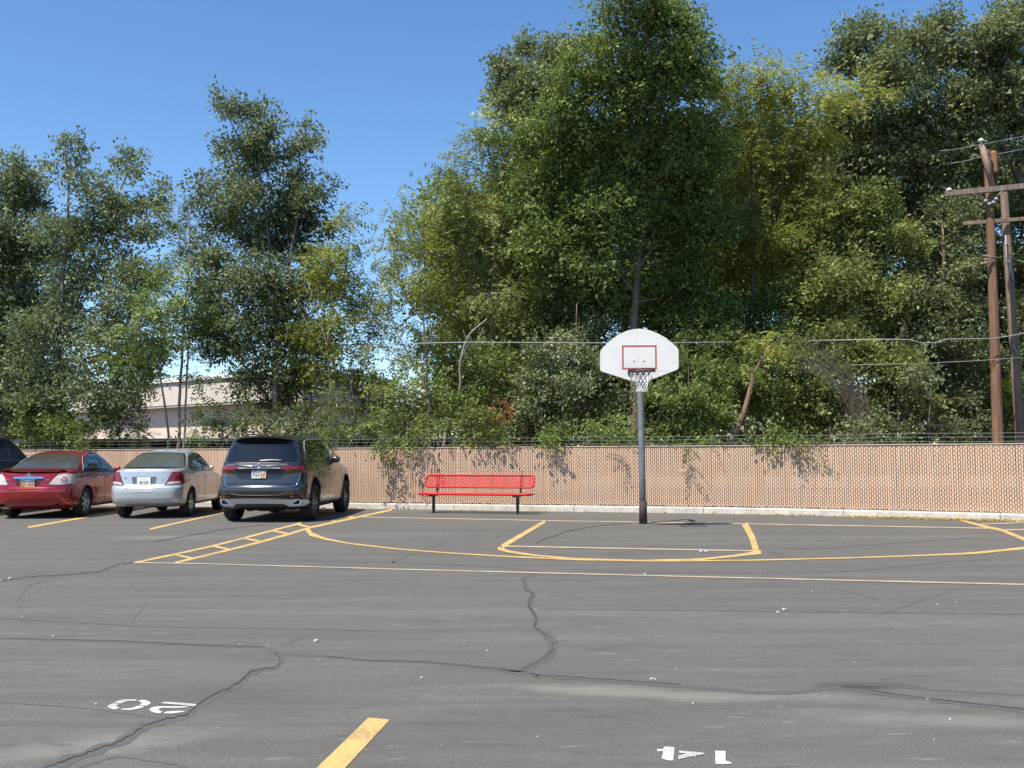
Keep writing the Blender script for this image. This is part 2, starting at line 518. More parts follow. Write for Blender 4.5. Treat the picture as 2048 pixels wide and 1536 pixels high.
def pxpoly(name, polys, mat, org, k, parent=None, z=None):
    bm = bmesh.new(); z = z or nextz()
    for pl in polys:
        vs = [bm.verts.new(G(org[0] + x / k, org[1] + y / k, z)) for x, y in pl]
        bm.faces.new(vs)
    bmesh.ops.triangulate(bm, faces=bm.faces)
    return tag(obj(name, bm, mat, parent), kind=None if parent else 'structure')

Y, PL = MAT['yellow'], MAT['pale']
ribbon('stall_line', [(56, 1054.5), (145, 1039), (236, 1023), (300, 1012.5)], [3.6, 3.2, 2.6, 2], Y)
ribbon('stall_line', [(300, 1058), (370, 1042.5), (440, 1026.5), (500, 1013)], [3.8, 3.2, 2.6, 2], Y)
ribbon('stall_line', [(-120, 1050), (0, 1028), (19, 1022.5), (80, 1011)], [3, 3, 2.6, 2], Y)
lad = empty('ladder_marking'); tag(lad, kind='structure')
ribbon('stripe', [(784, 1019.5), (707, 1036), (620, 1055), (578, 1068), (522, 1083.5), (461, 1099), (386, 1117), (350, 1125.5)], [3.2, 3.6, 4.2, 4.2, 4.2, 4, 4, 3.6], Y, lad)
ribbon('stripe', [(269, 1125.3), (350, 1108.5), (425, 1092), (486, 1076.5), (544.5, 1061), (592, 1048.5), (602, 1045.8)], 3.4, Y, lad)
for a, b in (((350, 1109), (386, 1117)), ((427, 1092), (460, 1099)), ((489, 1076.5), (522, 1083)), ((544.5, 1061), (578, 1068)), ((592, 1048), (622, 1055)), ((664, 1043), (680, 1043)), ((697, 1034.5), (712, 1035))):
    ribbon('rung', [a, b], 3.6, Y, lad)
court = empty('court_marking'); tag(court, kind='structure')
ribbon('baseline', [(722, 1033.8), (1100, 1041.2), (1513, 1047.8), (1976, 1056.3)], [1.4, 1.5, 1.6, 1.9], PL, court)
ribbon('near_line', [(270, 1125.0), (397, 1127), (800, 1138.3), (1340, 1152), (2048, 1168.6), (2300, 1175)], [1.7, 1.7, 1.9, 2.1, 2.6, 2.8], PL, court)
ribbon('three_point_arc', [(612, 1056), (622, 1068), (650, 1077.5), (700, 1087), (800, 1098.3), (900, 1106), (1020, 1113), (1150, 1119), (1300, 1121.8), (1500, 1120.3), (1700, 1115.5), (1850, 1110.5), (1950, 1106), (2048, 1096), (2120, 1084)], [9, 8, 4, 2.6, 2.2, 2.2, 2.6, 2.8, 2.6, 2.4, 2.4, 2.8, 4.0, 4.4, 4.6], Y, court)
ribbon('key_side_line', [(1090, 1042.5), (1045, 1069), (1004, 1093)], [5.4, 7, 8.4], Y, court)
ribbon('key_side_line', [(1489, 1047), (1504, 1074), (1513, 1103)], [12, 12.5, 12.5], Y, court)
ribbon('free_throw_line', [(1012, 1092.2), (1260, 1097), (1508, 1101.5)], 2.3, PL, court)
ribbon('free_throw_arc', [(996, 1096), (1020, 1103.5), (1070, 1110.5), (1150, 1117.5), (1280, 1121), (1400, 1118.5), (1470, 1111.5), (1522, 1104)], [7.5, 4.8, 3.4, 3, 3, 3.2, 4.2, 7.5], Y, court)
cross = empty('crossing_marking'); tag(cross, kind='structure')
ribbon('stripe', [(1917, 1039), (1962, 1051), (2004, 1060.5), (2048, 1078), (2110, 1104)], [3.4, 4.6, 5.2, 6.4, 8], Y, cross)
ribbon('stripe', [(2002, 1060), (2060, 1058.5), (2150, 1058)], 2.4, Y, cross)
ribbon('stripe', [(1960, 1048.3), (2048, 1045), (2150, 1042)], 1.8, PL, cross)
_z[0] = 0.003
pxpoly('near_stall_line', [[(737, 1435), (780, 1439), (690, 1536), (594, 1640), (526, 1640), (633, 1536)]], Y, (0, 0), 1.0)
num = pxpoly('painted_number', [
    [(255, 240), (290, 215), (400, 180), (540, 170), (690, 175), (680, 195), (625, 208), (560, 200), (480, 215), (420, 240), (390, 250), (260, 243)],
    [(135, 305), (190, 262), (235, 250), (360, 258), (305, 300), (320, 318), (370, 325), (320, 355), (260, 360), (190, 348)],
    [(380, 360), (410, 345), (560, 340), (620, 325), (690, 292), (835, 298), (790, 325), (700, 350), (560, 368), (470, 368)],
    [(715, 200), (760, 183), (830, 185), (900, 205), (945, 235), (940, 255), (865, 292), (730, 280), (780, 240), (760, 222), (715, 215)],
    [(1135, 245), (1185, 217), (1500, 235), (1810, 262), (1760, 300), (1500, 275), (1200, 250)],
    [(912, 360), (960, 325), (1050, 305), (1300, 300), (1665, 303), (1600, 322), (1400, 335), (1150, 330), (1085, 350), (1110, 385), (1160, 400), (1120, 430), (1040, 425), (950, 395)],
    [(1175, 430), (1240, 402), (1430, 385), (1580, 395), (1560, 407), (1450, 420), (1330, 435)]], MAT['white_paint'], (200, 1380), 9.309)
num = pxpoly('painted_number', [
    [(350, 180), (470, 185), (490, 140), (540, 128), (710, 150), (700, 260), (685, 420), (560, 415), (440, 375), (475, 230), (350, 230)],
    [(800, 215), (1050, 235), (1280, 255), (1335, 280), (1260, 295), (1150, 315), (1130, 355), (1105, 325), (950, 355), (800, 395), (785, 380), (790, 310), (960, 275), (800, 260)],
    [(1540, 215), (1750, 225), (1755, 420), (1880, 460), (1870, 485), (1680, 495), (1545, 490)]], MAT['white_paint'], (1280, 1480), 10.24)

# ---- cracks, their sealer and tyre marks
cr = empty('asphalt_cracks'); tag(cr, kind='structure')
SE, CK, SK = MAT['sealer'], MAT['crack'], MAT['skid']
main = [(60, 1552), (88, 1536), (176, 1504), (228, 1487), (264, 1469), (287, 1451), (334, 1437), (375, 1428), (398, 1405), (434, 1387), (480, 1364), (498, 1343), (551, 1334), (562, 1320), (551, 1305)]
_z[0] = 0.0010
def rib(px, w, m, jag=0, step=14): return ribbon('crack' if m is CK else 'sealer_strip' if m is SE else 'tyre_mark', px, w, m, cr, z=None, jag=jag, step=step)
_z[0] = 0.0006
_save = nextz
def seal(px, w, jag=1.6): 
    _z[0] = 0.0012; return rib([(x + 2, y + 1) for x, y in px], w, SE, jag, 12)
def crack(px, w, jag=3.0, step=7):
    _z[0] = 0.0024; return rib(px, w, CK, jag, step)
def skid(px, w):
    _z[0] = 0.0016; return rib(px, w, SK, 0.8, 16)
seal(main, [22, 22, 20, 20, 22, 22, 16, 13, 18, 14, 13, 12, 10, 9, 4])
crack(main, [2.4] * 8 + [2.2, 2, 2.2, 2, 1.6, 1.2, 1])
seal([(0, 1276), (234, 1281.6), (410, 1290), (527, 1293), (551, 1305), (645, 1311), (732, 1320), (850, 1323), (937, 1331), (1055, 1343), (1077, 1351)], [3, 4, 4, 4, 5, 4, 4, 4, 5, 5, 5], 0.8)
crack([(527, 1293), (410, 1289.5), (234, 1281), (0, 1276)], 0.9, 1.2, 16)
crack([(645, 1311), (732, 1320), (850, 1323), (1055, 1343)], 0.7, 1.2, 16)
seal([(1000, 1340), (1077, 1351), (1230, 1361), (1358, 1371), (1512, 1384), (1588, 1384), (1665, 1374)], [6, 7, 6, 7, 8, 8, 4], 0.8)
crack([(1077, 1349), (1230, 1359), (1358, 1368)], 0.8, 1.0, 14)
seal([(1665, 1374), (1819, 1394), (2048, 1420), (2200, 1440)], [5, 7, 9, 9], 0.8)
crack([(1740, 1380), (1819, 1392), (2048, 1418), (2200, 1438)], 1.2, 1.0, 14)
seal([(1691, 1366), (1870, 1379), (2048, 1389), (2200, 1400)], [2, 4, 4, 4], 0.6)
c3 = [(1077, 1141), (1046, 1156), (1051, 1177), (1064, 1187), (1056, 1212), (1072, 1233), (1066, 1253), (1092, 1269), (1105, 1284), (1102, 1305), (1077, 1323), (1041, 1338)]
seal(c3, [3, 9, 8, 12, 12, 12, 12, 14, 22, 18, 14, 5])
crack(c3[1:], [1.8] * 7 + [2.2, 1.4, 1.0, 0.6], 3.2, 6)
ribbon('sealer_strip', [(1088, 1276), (1104, 1279), (1114, 1282)], [6, 11, 6], MAT['skid'], cr, z=0.0027, jag=1.5)
crack([(1073, 1088), (1078, 1083), (1102, 1073.6), (1136, 1061.6), (1204, 1050), (1260, 1047)], [1.4, 1.4, 1.2, 1, 0.8, 0.5], 1.2, 8)
skid([(783, 1125), (834, 1103), (888, 1086)], [3, 4, 3])
skid([(600, 1121), (783, 1125), (940, 1130), (1077, 1141)], [2, 2.5, 2.5, 1.5])
skid([(1160, 1140), (1340, 1145), (1582, 1148), (1737, 1139), (1893, 1124), (1980, 1118)], [1.4, 1.8, 2, 2, 2.4, 1.2])
skid([(1540, 1105), (1590, 1118), (1622, 1142)], [8, 6, 3])
skid([(1180, 1140), (1213, 1108), (1262, 1102)], [2.5, 1.6, 1.6])
skid([(1560, 1097), (1650, 1096), (1800, 1085), (1960, 1075)], [1.5, 3, 2, 1])
crack([(0, 1161), (59, 1153), (117, 1150), (193, 1144), (234, 1130), (264, 1125)], 1.0, 1.6, 9)
seal([(0, 1161), (59, 1153), (117, 1150), (193, 1144), (234, 1128), (264, 1124)], 3.5, 0.8)
crack([(308, 1083), (355, 1075), (397, 1068), (425, 1062.6), (472, 1055.6), (530, 1049.5)], [1.2, 1.2, 1.1, 1, 0.9, 0.6], 1.4, 8)
skid([(0, 1404), (176, 1416), (310, 1435)], [2, 2.4, 1])
skid([(0, 1236), (293, 1253), (644, 1258), (760, 1262)], [1.5, 3.5, 2.5, 1])
skid([(2200, 1233), (2048, 1228), (1614, 1223), (1307, 1220), (1077, 1217)], [4, 3.6, 2.4, 1.4, 1])
skid([(100, 1160), (58, 1170), (32, 1205), (58, 1246), (88, 1276)], 2.4)
skid([(262, 1168), (290, 1190), (288, 1215), (262, 1245)], 1.8)
skid([(560, 1291), (600, 1276), (615, 1272)], [5, 4, 2])
skid([(150, 1536), (235, 1512), (350, 1528), (380, 1540)], [4, 3, 5, 5])
skid([(1660, 1175), (1720, 1188), (1760, 1200)], [2, 3, 2])
skid([(1790, 1262), (1760, 1230), (1830, 1205), (1920, 1176)], [1, 1.5, 2.5, 1])

# ---- kerb in poured lengths
kerb = empty('kerb'); tag(kerb, kind='structure')
KH = 0.145
def kerb_piece(s0, s1):
    bm = bmesh.new()
    prof = [(0.0, -0.02), (0.012, KH - 0.03), (0.035, KH), (0.215, KH), (0.23, KH - 0.02), (0.23, -0.02)]
    n = max(2, int((s1 - s0) / 0.25)); prev = None
    for i in range(n + 1):
        s = s0 + (s1 - s0) * i / n
        row = []
        for j, (o, z) in enumerate(prof):
            w = 0.006 * noise.noise(Vector((s * 2.3, j * 3.1, 0)))
            p, _ = fence_at(s, o + w, z + (w if 0 < j < 5 else 0))
            row.append(bm.verts.new(p))
        if prev:
            for j in range(len(prof) - 1): bm.faces.new((prev[j], row[j], row[j + 1], prev[j + 1]))
        else: bm.faces.new(row)
        prev = row
    bm.faces.new(prev[::-1])
    obj('kerb_segment', bm, MAT['concrete'], kerb)
s = 2.0
while s < FLEN - 1:
    e = min(s + 3.05, FLEN - 0.5)
    kerb_piece(s, e - 0.012); s = e

# ================================================================== SLATTED CHAIN LINK FENCE
FB, FT = KH + 0.02, 1.535
fence = empty('chain_link_fence', (0, 0, 0), 0, 'tan slatted chain link fence topped with barbed wire behind the lot kerb', 'fence')
PITCH_S = 0.0465
sA = fence_s_at_x(-3.75)
sB = fence_s_at_x(10.45)
NP = min(300, int((sB - sA) / PITCH_S))
bm = bmesh.new(); box(bm, (0, 0, (FT - 0.02 - FB) / 2), (0.0345, 0.010, FT - 0.02 - FB))
slat_me = bpy.data.meshes.new('slat'); bm.to_mesh(slat_me); bm.free(); slat_me.materials.append(MAT['slat'])
allk = int(FLEN / PITCH_S)
k0 = int(sB / PITCH_S) - NP
bmr = bmesh.new()
for k in range(int(6 / PITCH_S), allk - 10):
    p, d = fence_at(k * PITCH_S, 0.10, FB)
    yaw = math.atan2(d.y, d.x) + random.gauss(0, 0.02)
    dz = random.gauss(0, 0.006)
    off = random.gauss(0, 0.0018)
    if k0 <= k < k0 + NP:
        o = link('slat', slat_me, fence)
        o.location = p + Vector((-d.y, d.x, 0)) * off + Vector((0, 0, dz)); o.rotation_euler = (0, random.gauss(0, 0.0012), yaw)
    else:
        box(bmr, p + Vector((0, 0, (FT - 0.02 - FB) / 2 + dz)), (0.0345, 0.010, FT - 0.02 - FB), Matrix.Rotation(yaw, 3, 'Z'))
tag(obj('slat_row', bmr, MAT['slat'], fence), kind='stuff')
# chain link: the wire that crosses the face of every slat, stepped from column to column
V, Fc = [], []
rise = 0.09
for k in range(int(6 / PITCH_S), allk - 10):
    p, d = fence_at(k * PITCH_S, 0.10 - 0.0095, 0)
    a = p - d * (PITCH_S * 0.62); b = p + d * (PITCH_S * 0.62)
    z = FB + (0.045 if k % 2 else 0.0)
    up = 1 if k % 2 else -1
    while z < FT - 0.03:
        z0 = z + (0.0 if up > 0 else 0.045); z1 = z + (0.045 if up > 0 else 0.0)
        i = len(V); w = 0.0048; n = Vector((d.y, -d.x, 0)) * 0.003
        for q, zz in ((a, z0), (b, z1)):
            V += [(q.x, q.y, zz - w), (q.x, q.y, zz + w), (q.x + n.x, q.y + n.y, zz)]
        Fc += [(i, i + 3, i + 5, i + 2), (i + 2, i + 5, i + 4, i + 1)]
        z += rise
me = bpy.data.meshes.new('wire_mesh'); me.from_pydata(V, [], Fc); me.materials.append(MAT['wire'])
tag(link('wire_mesh', me, fence), kind='stuff')
bm = bmesh.new()
tube(bm, [fence_at(s, 0.10, FT)[0] for s in np.arange(6, FLEN - 1, 1.0)], 0.019, 8)
obj('top_rail', bm, MAT['rail'], fence)
bm = bmesh.new()
tube(bm, [fence_at(s, 0.115, FB + 0.005)[0] for s in np.arange(6, FLEN - 1, 1.0)], 0.006, 6)
obj('bottom_wire', bm, MAT['rail'], fence)
posts = [P(1145, 890, 23.8).x, P(1780, 880, 21.6).x]
s1 = fence_s_at_x(posts[0]); s2 = fence_s_at_x(posts[1])
stp = (s2 - s1) / 2
ps = [s1 + stp * i for i in range(-8, 5)]
for s in ps:
    if s < 6 or s > FLEN - 2: continue
    p, d = fence_at(s, 0.135, KH)
    bm = bmesh.new()
    tube(bm, [p, Vector((p.x, p.y, FT + 0.02))], 0.024, 10)
    tube(bm, [Vector((p.x, p.y, FT + 0.02)), Vector((p.x, p.y, FT + 0.27))], 0.014, 8)
    obj('post', bm, MAT['barb'], fence)
for j, h in enumerate((0.075, 0.165, 0.245)):
    bm = bmesh.new()
    pts = []
    for s in np.arange(6, FLEN - 2, 0.6):
        ph = ((s - s1) / stp) % 1.0
        sag = 0.02 * math.sin(math.pi * ph)
        pts.append(fence_at(s, 0.13, FT + h - sag)[0] + Vector((0, 0, 0.006 * noise.noise(Vector((s, j, 0))))))
    tube(bm, pts, 0.0042, 5)
    for s in np.arange(6, FLEN - 2, 0.13):
        ph = ((s - s1) / stp) % 1.0
        c = fence_at(s, 0.13, FT + h - 0.02 * math.sin(math.pi * ph))[0]
        a = random.uniform(0, math.pi)
        v = Vector((0.2 * math.cos(a), 0.4, math.sin(a))).normalized() * 0.016
        tube(bm, [c - v, c + v], 0.0028, 3, cap=False)
    obj('barbed_wire', bm, MAT['barb'], fence)

# ================================================================== BASKETBALL HOOP
hoop = empty('basketball_hoop', (2.575, 19.86, 0), 0, 'basketball hoop with white fan backboard on a grey steel pole beside the court baseline', 'basketball hoop')
HB = Vector((2.575, 19.86, 0))
bm = bmesh.new()
bx, by = 2.352 - HB.x, 18.35 - HB.y
pp = [(0, 0, 0), (-0.01, 0, 1.0), (-0.02, 0, 2.55)]
for t in np.linspace(0, 1, 10):
    a = t * math.pi / 2 * 0.8
    pp.append((-0.02 - 0.20 * (1 - math.cos(a)), -1.15 * (1 - math.cos(a)), 2.62 + 0.62 * math.sin(a)))
tube(bm, pp, 0.0675, 20)
obj('pole', bm, MAT['pole_steel'], hoop)
bm = bmesh.new()
lathe(bm, [(0, 0.082), (0.42, 0.078), (0.43, 0.073), (0.43, 0.066), (0, 0.066)], 'Z', 24)
obj('pole_sleeve', bm, MAT['sleeve'], hoop)
kx = 1 / 3.49 / 109.0
def bpt(x, y): return (bx + (x - 418) * kx, 3.68 - (y - 123) * kx - 0.0)
outline = [(143, 292), (142, 410), (146, 419), (155, 425), (345, 486), (372, 494), (462, 494), (486, 486), (680, 415), (690, 406), (693, 396), (693, 278), (689, 264), (672, 246), (640, 218), (600, 186), (555, 160), (500, 137), (450, 126), (418, 123), (380, 126), (335, 136), (285, 158), (240, 186), (200, 218), (165, 252), (148, 274)]
bm = bmesh.new()
prism(bm, [bpt(*p) for p in outline], by, by + 0.035)
bmesh.ops.bevel(bm, geom=[e for e in bm.edges if abs(e.verts[0].co.y - e.verts[1].co.y) < 1e-5], offset=0.006, segments=2, affect='EDGES')
obj('backboard', bm, MAT['board'], hoop)
bm = bmesh.new()
def rect(x0, y0, x1, y1):
    a = bpt(x0, y0); b = bpt(x1, y1)
    box(bm, ((a[0] + b[0]) / 2, by - 0.002, (a[1] + b[1]) / 2), (abs(b[0] - a[0]), 0.003, abs(b[1] - a[1])))
rect(295, 240, 538, 251); rect(295, 251.2, 306, 398); rect(527, 251.2, 538, 398); rect(295, 398.2, 538, 408)
obj('target_square', bm, MAT['board_red'], hoop)
bm = bmesh.new()
random.seed(3)
for (x0, x1) in ((513, 575), (584, 622)):
    x = x0
    while x < x1:
        w = random.uniform(3.5, 5.5); y0 = 417; h = random.choice((6, 8, 8)); a = bpt(x, y0); b = bpt(x + w, y0 + h)
        box(bm, ((a[0] + b[0]) / 2, by - 0.0015, (a[1] + b[1]) / 2 ), (b[0] - a[0], 0.002, 0.004))
        box(bm, (a[0] + 0.003, by - 0.0015, (a[1] + b[1]) / 2), (0.003, 0.002, abs(a[1] - b[1])))
        x += w + 3.0
obj('board_lettering', bm, MAT['print_red'], hoop)
for x in (377, 448):
    bm = bmesh.new(); c = bpt(x, 347)
    lathe(bm, [(0, 0.024), (-0.005, 0.019), (-0.005, 0.010), (-0.011, 0.009), (-0.012, 0.0)], 'Y', 14, (c[0], by, c[1]), closed=False)
    obj('bolt', bm, MAT['board'], hoop)
bm = bmesh.new()
box(bm, (bx + 0.02, by + 0.2, 3.12), (0.36, 0.3, 0.03), bevel=0.004)
for sx in (-0.16, 0.2):
    tube(bm, [(bx + sx, by + 0.05, 3.42), (bx + 0.02, by + 0.45, 3.2)], 0.02, 8)
    tube(bm, [(bx + sx, by + 0.05, 2.9), (bx + 0.02, by + 0.45, 3.18)], 0.02, 8)
box(bm, (bx + 0.02, by + 0.06, 3.14), (0.5, 0.04, 0.6), bevel=0.004)
obj('bracket', bm, MAT['pole_steel'], hoop)
RZ = 2.885; rc = Vector((bx - 0.012, by - 0.15 - 0.235, RZ)); RR = 0.238
bm = bmesh.new()
for dz in (0, -0.034):
    tube(bm, [rc + Vector((RR * math.cos(t), RR * math.sin(t), dz)) for t in np.linspace(0, 2 * math.pi, 40, endpoint=False)], 0.0125, 8, closed=True)
box(bm, (rc.x, by - 0.012, RZ - 0.01), (0.42, 0.018, 0.085), bevel=0.004)
box(bm, (rc.x, by - 0.08, RZ - 0.005), (0.16, 0.15, 0.03), bevel=0.004)
for sx in (-1, 1):
    tube(bm, [(rc.x + sx * 0.19, by - 0.02, RZ - 0.01), (rc.x + sx * 0.20, rc.y + 0.1, RZ - 0.03)], 0.012, 8)
obj('rim', bm, MAT['rim'], hoop)
bm = bmesh.new()
rows = [(0.0, 0.228), (0.10, 0.165), (0.165, 0.128), (0.22, 0.108), (0.27, 0.098), (0.32, 0.095), (0.365, 0.1)]
NS = 12
for i in range(len(rows) - 1):
    for k in range(NS):
        a0 = 2 * math.pi * (k + 0.5 * (i % 2)) / NS
        for s in (-1, 1):
            a1 = a0 + s * math.pi / NS
            z0, r0 = rows[i]; z1, r1 = rows[i + 1]
            p0 = rc + Vector((r0 * math.cos(a0), r0 * math.sin(a0), -0.03 - z0)); p1 = rc + Vector((r1 * math.cos(a1), r1 * math.sin(a1), -0.03 - z1))
            tube(bm, [p0, p1], 0.0052, 5, cap=False)
obj('net', bm, MAT['net'], hoop)

# ================================================================== BENCH
b0, b1 = G(868, 1026), G(1036, 1028.5)
bc = (b0 + b1) / 2; bang = math.atan2((b1 - b0).y, (b1 - b0).x); half = (b1 - b0).length / 2
bench = empty('park_bench', bc, bang, 'red perforated metal bench with black legs in front of the tan fence', 'bench')
def lattice(bm, L, w, org, vdir, pitch, sw, th, slope=1.25):
    """diamond mesh strips in the plane of x and vdir, clipped to L by w"""
    vdir = Vector(vdir).normalized(); nd = Vector((1, 0, 0)).cross(vdir).normalized()
    for s in (1, -1):
        x = -L / 2 - w * slope
        while x < L / 2 + w * slope:
            pts = []
            t0, t1 = 0.0, w
            xa, xb = (x, x + w * slope) if s > 0 else (x + w * slope, x)
            if xa != xb:
                def tt(X): return (X - xa) / (xb - xa) * w
                lo, hi = sorted((tt(-L / 2), tt(L / 2)))
                t0, t1 = max(0, lo), min(w, hi)
            if t1 > t0 + 0.01:
                def pt(t): return Vector(org) + Vector((xa + (xb - xa) * t / w, 0, 0)) + vdir * t
                a, b = pt(t0), pt(t1)
                d = (b - a).normalized(); n = nd.cross(d).normalized() * sw / 2
                k = nd * th * 0.5
                c = [a - n, b - n, b + n, a + n]
                v0 = [bm.verts.new(q + k) for q in c]; v1 = [bm.verts.new(q - k) for q in c]
                bm.faces.new(v0); bm.faces.new(v1[::-1])
                bm.faces.new((v0[0], v1[0], v1[1], v0[1])); bm.faces.new((v0[2], v1[2], v1[3], v0[3]))
            x += pitch
def rrect(L, w, r, org, vdir):
    vdir = Vector(vdir).normalized(); out = []
    for cx, cy, a0 in ((L / 2 - r, r, -90), (L / 2 - r, w - r, 0), (-L / 2 + r, w - r, 90), (-L / 2 + r, r, 180)):
        for k in range(6):
            a = R(a0 + 90 * k / 5)
            out.append(Vector(org) + Vector((cx + r * math.cos(a), 0, 0)) + vdir * (cy + r * math.sin(a)))
    return out
seat_o = (0.0, -0.2, 0.455); LB = 2.70
bm = bmesh.new(); lattice(bm, LB - 0.03, 0.38, seat_o, (0, 1, 0), 0.060, 0.010, 0.004); tag(obj('seat_mesh', bm, MAT['bench_red'], bench))
bm = bmesh.new(); tube(bm, rrect(LB, 0.39, 0.07, (0, -0.205, 0.45), (0, 1, 0)), 0.026, 8, closed=True); obj('seat_rim', bm, MAT['bench_red'], bench)
bv = (0, 0.10, 0.27)
bm = bmesh.new(); lattice(bm, LB - 0.03, 0.29, (0.0, 0.215, 0.60), bv, 0.056, 0.0125, 0.004); obj('backrest_mesh', bm, MAT['bench_red'], bench)
bm = bmesh.new(); tube(bm, rrect(LB, 0.30, 0.085, (0, 0.21, 0.595), bv), 0.02, 8, closed=True); obj('backrest_rim', bm, MAT['bench_red'], bench)
for s in (-1, 1):
    bm = bmesh.new()
    box(bm, (s * half, -0.02, 0.21), (0.062, 0.062, 0.42), bevel=0.006)
    box(bm, (s * half - 0.02, -0.02, 0.41), (0.1, 0.34, 0.035), bevel=0.004)
    obj('leg', bm, MAT['black'], bench)
    bm = bmesh.new()
    box(bm, (s * half, 0.215, 0.525), (0.05, 0.05, 0.25), Matrix.Rotation(-0.2, 3, 'X'), bevel=0.004)
    box(bm, (s * half, 0.275, 0.74), (0.075, 0.012, 0.29), Matrix.Rotation(-0.354, 3, 'X'))
    box(bm, (s * half, 0.14, 0.425), (0.05, 0.2, 0.03))
    obj('back_support', bm, MAT['black'], bench)

# ================================================================== UTILITY POLES AND CABLES
def pole_thing(pts, rads, mat, label):
    base = Vector((pts[0].x, pts[0].y, 0))
    root = empty('utility_pole', base, 0, label, 'utility pole', 'utility poles behind the fence')
    bm = bmesh.new(); tube(bm, [p - base for p in pts], rads, 14)
    obj('shaft', bm, mat, root, smooth=True)
    return root, base
YP = 24.9
def gnd(p, q):
    t = p.z / (q.z - p.z); r = p - (q - p) * t
    return Vector((r.x, r.y, -0.02))
a, b = P(1996, 885, YP), P(1979, 400, YP)
pole1, pb1 = pole_thing([gnd(a, b), a, P(1988, 640, YP), b, P(1973, 300, YP)], [0.145, 0.135, 0.12, 0.10, 0.095], MAT['pole_wood'], 'reddish brown utility pole with one high pale crossarm, nearer of the two poles')
a, b = P(2042, 885, 26.3), P(2022, 600, 26.3)
pole2, pb2 = pole_thing([gnd(a, b), a, b, P(2014, 480, 26.3), P(2008, 385, 26.3)], [0.14, 0.13, 0.115, 0.11, 0.10], MAT['pole_wood_grey'], 'greyish brown utility pole with a dark lower crossarm, behind the other pole')
def arm(root, base, a, b, th, mat, name='crossarm'):
    bm = bmesh.new(); d = b - a
    rot = Vector((1, 0, 0)).rotation_difference(d.normalized()).to_matrix()
    box(bm, (a + b) / 2 - base, (d.length, th * 0.8, th), rot, bevel=0.006)
    return obj(name, bm, mat, root)
arm(pole1, pb1, P(1891, 388, YP - 0.2), P(2125, 365, YP - 0.2), 0.135, MAT['arm_wood'])
bm = bmesh.new(); tube(bm, [P(1963, 290, YP - 0.13) - pb1, P(1985, 372, YP - 0.13) - pb1], 0.075, 8); obj('top_extension', bm, MAT['pole_wood_grey'], pole1)
arm(pole2, pb2, P(1927, 447, 26.1), P(2125, 432, 26.1), 0.10, MAT['pole_wood_grey'])
def insul(root, base, c, r=0.075, h=0.055):
    bm = bmesh.new()
    lathe(bm, [(-0.09, 0.02), (-0.03, 0.03), (-0.02, r), (h * 0.4, r * 0.95), (h, r * 0.4), (h + 0.01, 0.0)], 'Z', 14, c - base, closed=False)
    obj('insulator', bm, MAT['porcelain'], root, smooth=True)
insul(pole1, pb1, P(1962, 281, YP - 0.13)); insul(pole1, pb1, P(1898, 380, YP - 0.2))
bm = bmesh.new()
for p, q in (((1943, 386), (1978, 403)), ((2008, 378), (1985, 402))):
    tube(bm, [P(*p, YP - 0.28) - pb1, P(*q, YP - 0.16) - pb1], 0.015, 6)
obj('arm_brace', bm, MAT['barb'], pole1)
for x, y in ((1971, 402), (1978, 408), (1986, 405), (1992, 398)):
    bm = bmesh.new(); lathe(bm, [(-0.04, 0.0), (-0.04, 0.03), (-0.01, 0.045), (0.02, 0.045), (0.045, 0.03), (0.045, 0.0)], 'X', 10, P(x, y, YP - 0.2) - pb1, closed=False)
    obj('spool_insulator', bm, MAT['cable'], pole1, smooth=True)
bm = bmesh.new(); lathe(bm, [(0, 0), (0, 0.10), (0.5, 0.10), (0.56, 0.05), (0.56, 0)], 'Z', 14, P(1988, 345, YP + 0.18) - pb1, closed=False); obj('cutout_canister', bm, simple('rusty_steel', (0.25, 0.11, 0.06), 0.8), pole1, smooth=True)
for p, q in (((1966, 511), (1994, 516)), ((1968, 521), (1982, 517)), ((1960, 529), (1980, 524))):
    bm = bmesh.new(); tube(bm, [P(*p, YP - 0.17) - pb1, P(*q, YP - 0.17) - pb1], 0.025, 6); obj('step_peg', bm, MAT['arm_wood'], pole1)
bm = bmesh.new(); tube(bm, [P(x, y, 26.1) - pb2 for x, y in ((2011, 470), (2013, 520), (2020, 548), (2030, 565), (2024, 545), (2018, 520))], 0.018, 6); obj('hanging_line', bm, MAT['cable'], pole2)
bm = bmesh.new(); tube(bm, [P(x, y, 26.12) - pb2 for x, y in ((2026, 690), (2034, 705), (2036, 715), (2048, 722))], 0.018, 6); obj('guy_loop', bm, MAT['cable'], pole2)
def cable(name, px, Yd, r, label, mat='cable'):
    bm = bmesh.new(); tube(bm, [P(x, y, (Yd + (2.4 if 1490 < x < 1600 and name == 'overhead_cable' else 0)) if (x > 900 or not name.startswith('overhead') or px[0][0] > 0) else (30.5 if x > 500 else 34.5)) for x, y in px], r, 6)
    return tag(obj(name, bm, MAT[mat]), label, 'cable')
cable('overhead_cable', [(-60, 706), (300, 697), (600, 692), (905, 685), (940, 684.5), (1205, 686), (1400, 685), (1500, 684), (1590, 682), (1757, 678.5), (1821, 679.4), (1843, 686), (1868, 685.6), (1893, 678.5), (1985, 677), (2020, 672), (2060, 664), (2120, 650)], 24.6, 0.012, 'pale overhead cable with a kink, running level across the trees to the poles')
cable('overhead_cable', [(1700, 730), (1843, 727), (1954, 721.5), (1990, 719), (2060, 714)], 24.75, 0.008, 'thin dark cable just below the kinked pale cable')
cable('overhead_cable', [(1880, 302), (1908, 299), (1958, 290), (2060, 270)], 24.7, 0.007, 'short thin wire leading to the top of the brown pole')
cable('overhead_cable', [(1900, 327), (1920, 324), (1968, 313), (2060, 296)], 25.2, 0.007, 'thin wire just under the top wire of the brown pole')
